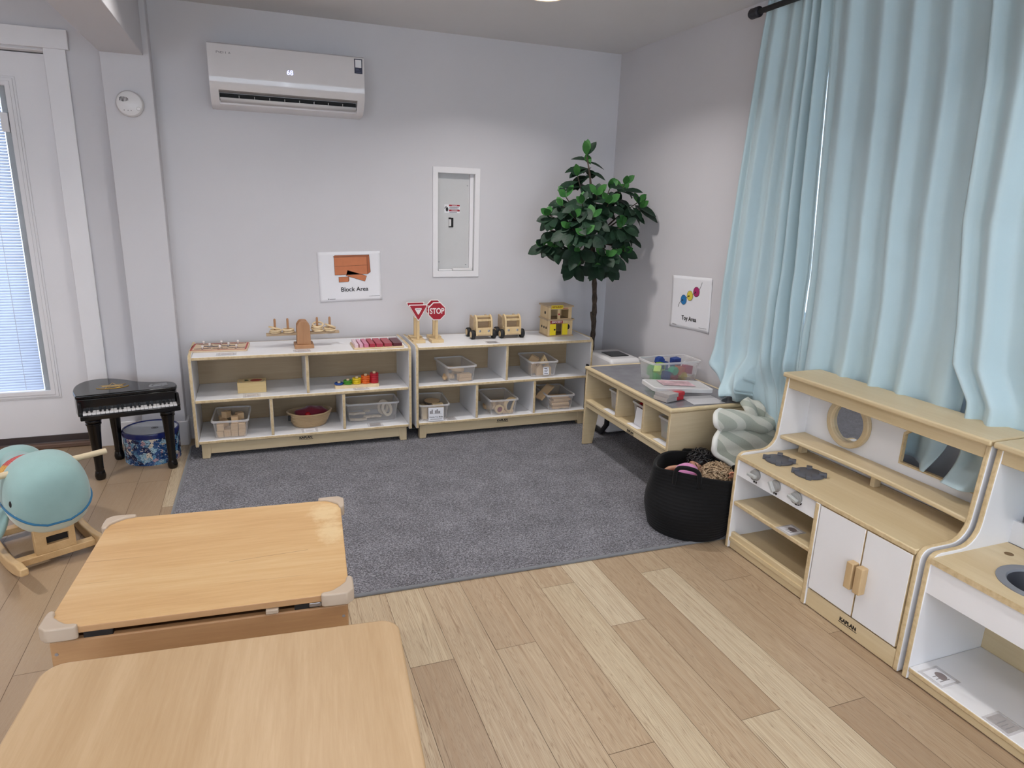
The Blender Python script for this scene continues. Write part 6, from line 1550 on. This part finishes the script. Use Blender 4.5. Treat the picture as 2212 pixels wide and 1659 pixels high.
b = MB(); b.ringprism(circle(0.02, 0.0, 0.018, 24), circle(0.02, 0, 0.0145, 24), 'Z', 0.1736, 0.1742); b.prism(smooth([(0.008, -0.004), (0.03, -0.008), (0.03, 0.004), (0.012, 0.007)], 1), 'Z', 0.1736, 0.1742); b.build('emblem', 'ink', dm)

# ================================================================ rocking whale
wh = thing('rocking_whale', 'pale aqua plush rocking whale on a wooden rocker base', 'rocking toy', (-0.862, 3.05, 0), math.radians(27))
rings = [(-0.178, .262, .02, .03), (-0.172, .265, .082, .088), (-0.155, .268, .115, .12), (-0.12, .272, .135, .143), (-0.07, .277, .146, .155), (0.0, .280, .147, .157), (.07, .262, .136, .135), (.15, .245, .125, .112), (.23, .242, .108, .096), (.31, .25, .086, .078), (.38, .26, .066, .06), (.43, .275, .055, .045), (.455, .28, .03, .03)]
NV = 40
def ringp(y, zc, hw, hh):
    out = []
    for i in range(NV):
        a = 2 * PI * i / NV; c, s_ = math.cos(a), math.sin(a)
        cx = abs(c) ** 0.8 * (1 if c > 0 else -1); sz = abs(s_) ** 0.85 * (1 if s_ > 0 else -1)
        out.append((hw * cx * (1 - 0.08 * max(0, s_)), y, zc + hh * sz))
    return out
fine = []
rc_ = curve_pts([Vector((y, z, w_)) for y, z, w_, h in rings], 3); rh_ = curve_pts([Vector((y, h, 0)) for y, z, w_, h in rings], 3)
b = MB(); b.loft([ringp(p.x, p.y, max(.004, p.z), max(.004, q_.y)) for p, q_ in zip(rc_, rh_)])
def mouth(x, y): return 0.178 + 0.066 * (x / 0.14) ** 2 + 0.012 * sst(-0.1, 0.1, y)
for i, f in enumerate(b.f):
    c = sum((b.v[k] for k in f), Vector()) / len(f)
    if c.z < mouth(c.x, c.y): b.fm[i] = 1
body = b.build('body', ['plush', 'plush_belly'], wh, sharp=180)
# piping along the mouth line: where the body surface crosses mouth()
cs = []
for p, q_ in zip(rc_, rh_):
    if p.x > 0.0: break
    best = {}
    rp = ringp(p.x, p.y, max(.004, p.z), max(.004, q_.y))
    for i in range(NV):
        a_, c_ = rp[i], rp[(i + 1) % NV]; da = a_[2] - mouth(a_[0], a_[1]); dc = c_[2] - mouth(c_[0], c_[1])
        if da * dc < 0:
            t_ = da / (da - dc); pt_ = tuple(u + (w_ - u) * t_ for u, w_ in zip(a_, c_)); best[pt_[0] > 0] = pt_
    if len(best) == 2: cs.append((best[False], best[True]))
line = [c[0] for c in cs[::-1]] + [c[1] for c in cs]
if len(line) > 4:
    b = MB(); b.tube([Vector(p) * 1.0 + Vector((0.002 * (1 if p[0] > 0 else -1), -0.002, 0)) for p in line], 0.0045, 8); b.build('mouth_piping', 'plush_blue', wh, sharp=180)
for s_ in (-1, 1):
    b = MB(); b.sph((s_ * 0.134, -0.116 if s_ < 0 else -0.09, 0.284), 0.006, 0.007, 0.014, 14, 10); b.build('eye', 'ink', wh)
    b = MB(); b.at((s_ * 0.085 - 0.075, 0.45, 0.268), -s_ * 0.5, 0.25); b.sph((0, 0, 0), 0.095, 0.075, 0.062, 24, 16); b.at(); b.build('tail_fluke', 'plush', wh, sharp=180)
    b = MB(); b.at((-0.165, -0.01, 0.17) if s_ < 0 else (0.142, 0.10, 0.18), 0, 0.1, s_ * 1.15); b.sph((0, 0, 0), 0.075 if s_ < 0 else 0.06, 0.05, 0.022, 24, 14); b.at(); b.build('flipper', 'plush', wh, sharp=180)
st_ = NT('seat_print'); v = st_.coord('Object', (1, 1, 1)); w1 = st_.n('ShaderNodeTexWave', bands_direction='DIAGONAL'); w1.inputs['Scale'].default_value = 22; w1.inputs['Distortion'].default_value = 2; st_.l(v, w1.inputs[0])
spx = st_.n('ShaderNodeSeparateXYZ'); st_.l(v, spx.inputs[0]); ax_ = st_.math('ABSOLUTE', spx.outputs[0])
red_ = st_.ramp(w1.outputs['Fac'], [(.4, srgb(190, 52, 56)), (.62, srgb(196, 60, 62)), (.7, srgb(230, 130, 120))]); yel_ = st_.ramp(st_.noise(v, 90, 1), [(.6, srgb(232, 176, 84)), (.68, srgb(150, 70, 60))])
st_.base(st_.mix(st_.ramp(ax_, [(.075, (0, 0, 0, 1)), (.08, (1, 1, 1, 1)), (.118, (1, 1, 1, 1)), (.122, (0, 0, 0, 1))]), red_, yel_)); st_.set(Roughness=.9); M['seat_print'] = st_.m
b = MB(); b.loft([[(hw * 1.03 * math.cos(a), y, zc + (hh * 1.03 + .004) * math.sin(a)) for a in [-.75 + i * (PI + 1.5) / 24 for i in range(25)]] for y, zc, hw, hh in ((.075, .26, .139, .132), (.1, .255, .137, .127), (.15, .245, .13, .115), (.2, .243, .121, .107), (.25, .242, .109, .097), (.28, .243, .1, .089))], caps=False, closed=False)
b.build('seat_cover', 'seat_print', wh, solid=0.006, sharp=180)
b = MB(); b.tube([(-0.27, -0.035, 0.375), (-0.12, -0.035, 0.378), (0.12, -0.035, 0.382), (0.235, -0.035, 0.386)], 0.0125, 14); b.build('handle_bar', wood('worn_dowel', (222, 208, 178), (196, 174, 138), 'X', 0.7, 3), wh, bevel=0.003)
M['rocker'] = wood('rocker_wood', (218, 186, 138), (196, 160, 112), 'Y', 0.45, 2)
def rocker(x):
    top, bot = [], []
    for i in range(25):
        u = -1 + 2 * i / 24; y = u * 0.40 + 0.06; zb = 0.085 * u * u * (1 if abs(u) < .85 else 1); th = 0.046 * (1 - 0.45 * sst(.75, 1, abs(u))) + 0.004
        bot.append((y, zb)); top.append((y, zb + th))
    return MB().prism(bot + top[::-1], 'X', x - 0.014, x + 0.014).build('rocker', 'rocker', wh, bevel=0.006, seg=3)
rocker(-0.165); rocker(0.135)
for y in (-0.125, 0.215): MB().box(-0.152, 0.122, y - 0.02, y + 0.02, 0.026, 0.054).build('crossbar', 'rocker', wh, bevel=0.003)
b = MB(); b.ringprism([(-0.085, 0.054), (0.055, 0.054), (0.055, 0.165), (-0.085, 0.165)], [(-0.045, 0.088), (0.032, 0.088), (0.032, 0.122), (-0.045, 0.122)], 'Y', -0.142, -0.108); b.build('pedestal', 'rocker', wh, bevel=0.002)
MB().box(-0.075, 0.045, 0.19, 0.24, 0.054, 0.185).build('pedestal', 'rocker', wh, bevel=0.002)
MB().box(-0.045, 0.032, -0.124, -0.116, 0.088, 0.122).build('dark_slot', 'black_rub', wh)
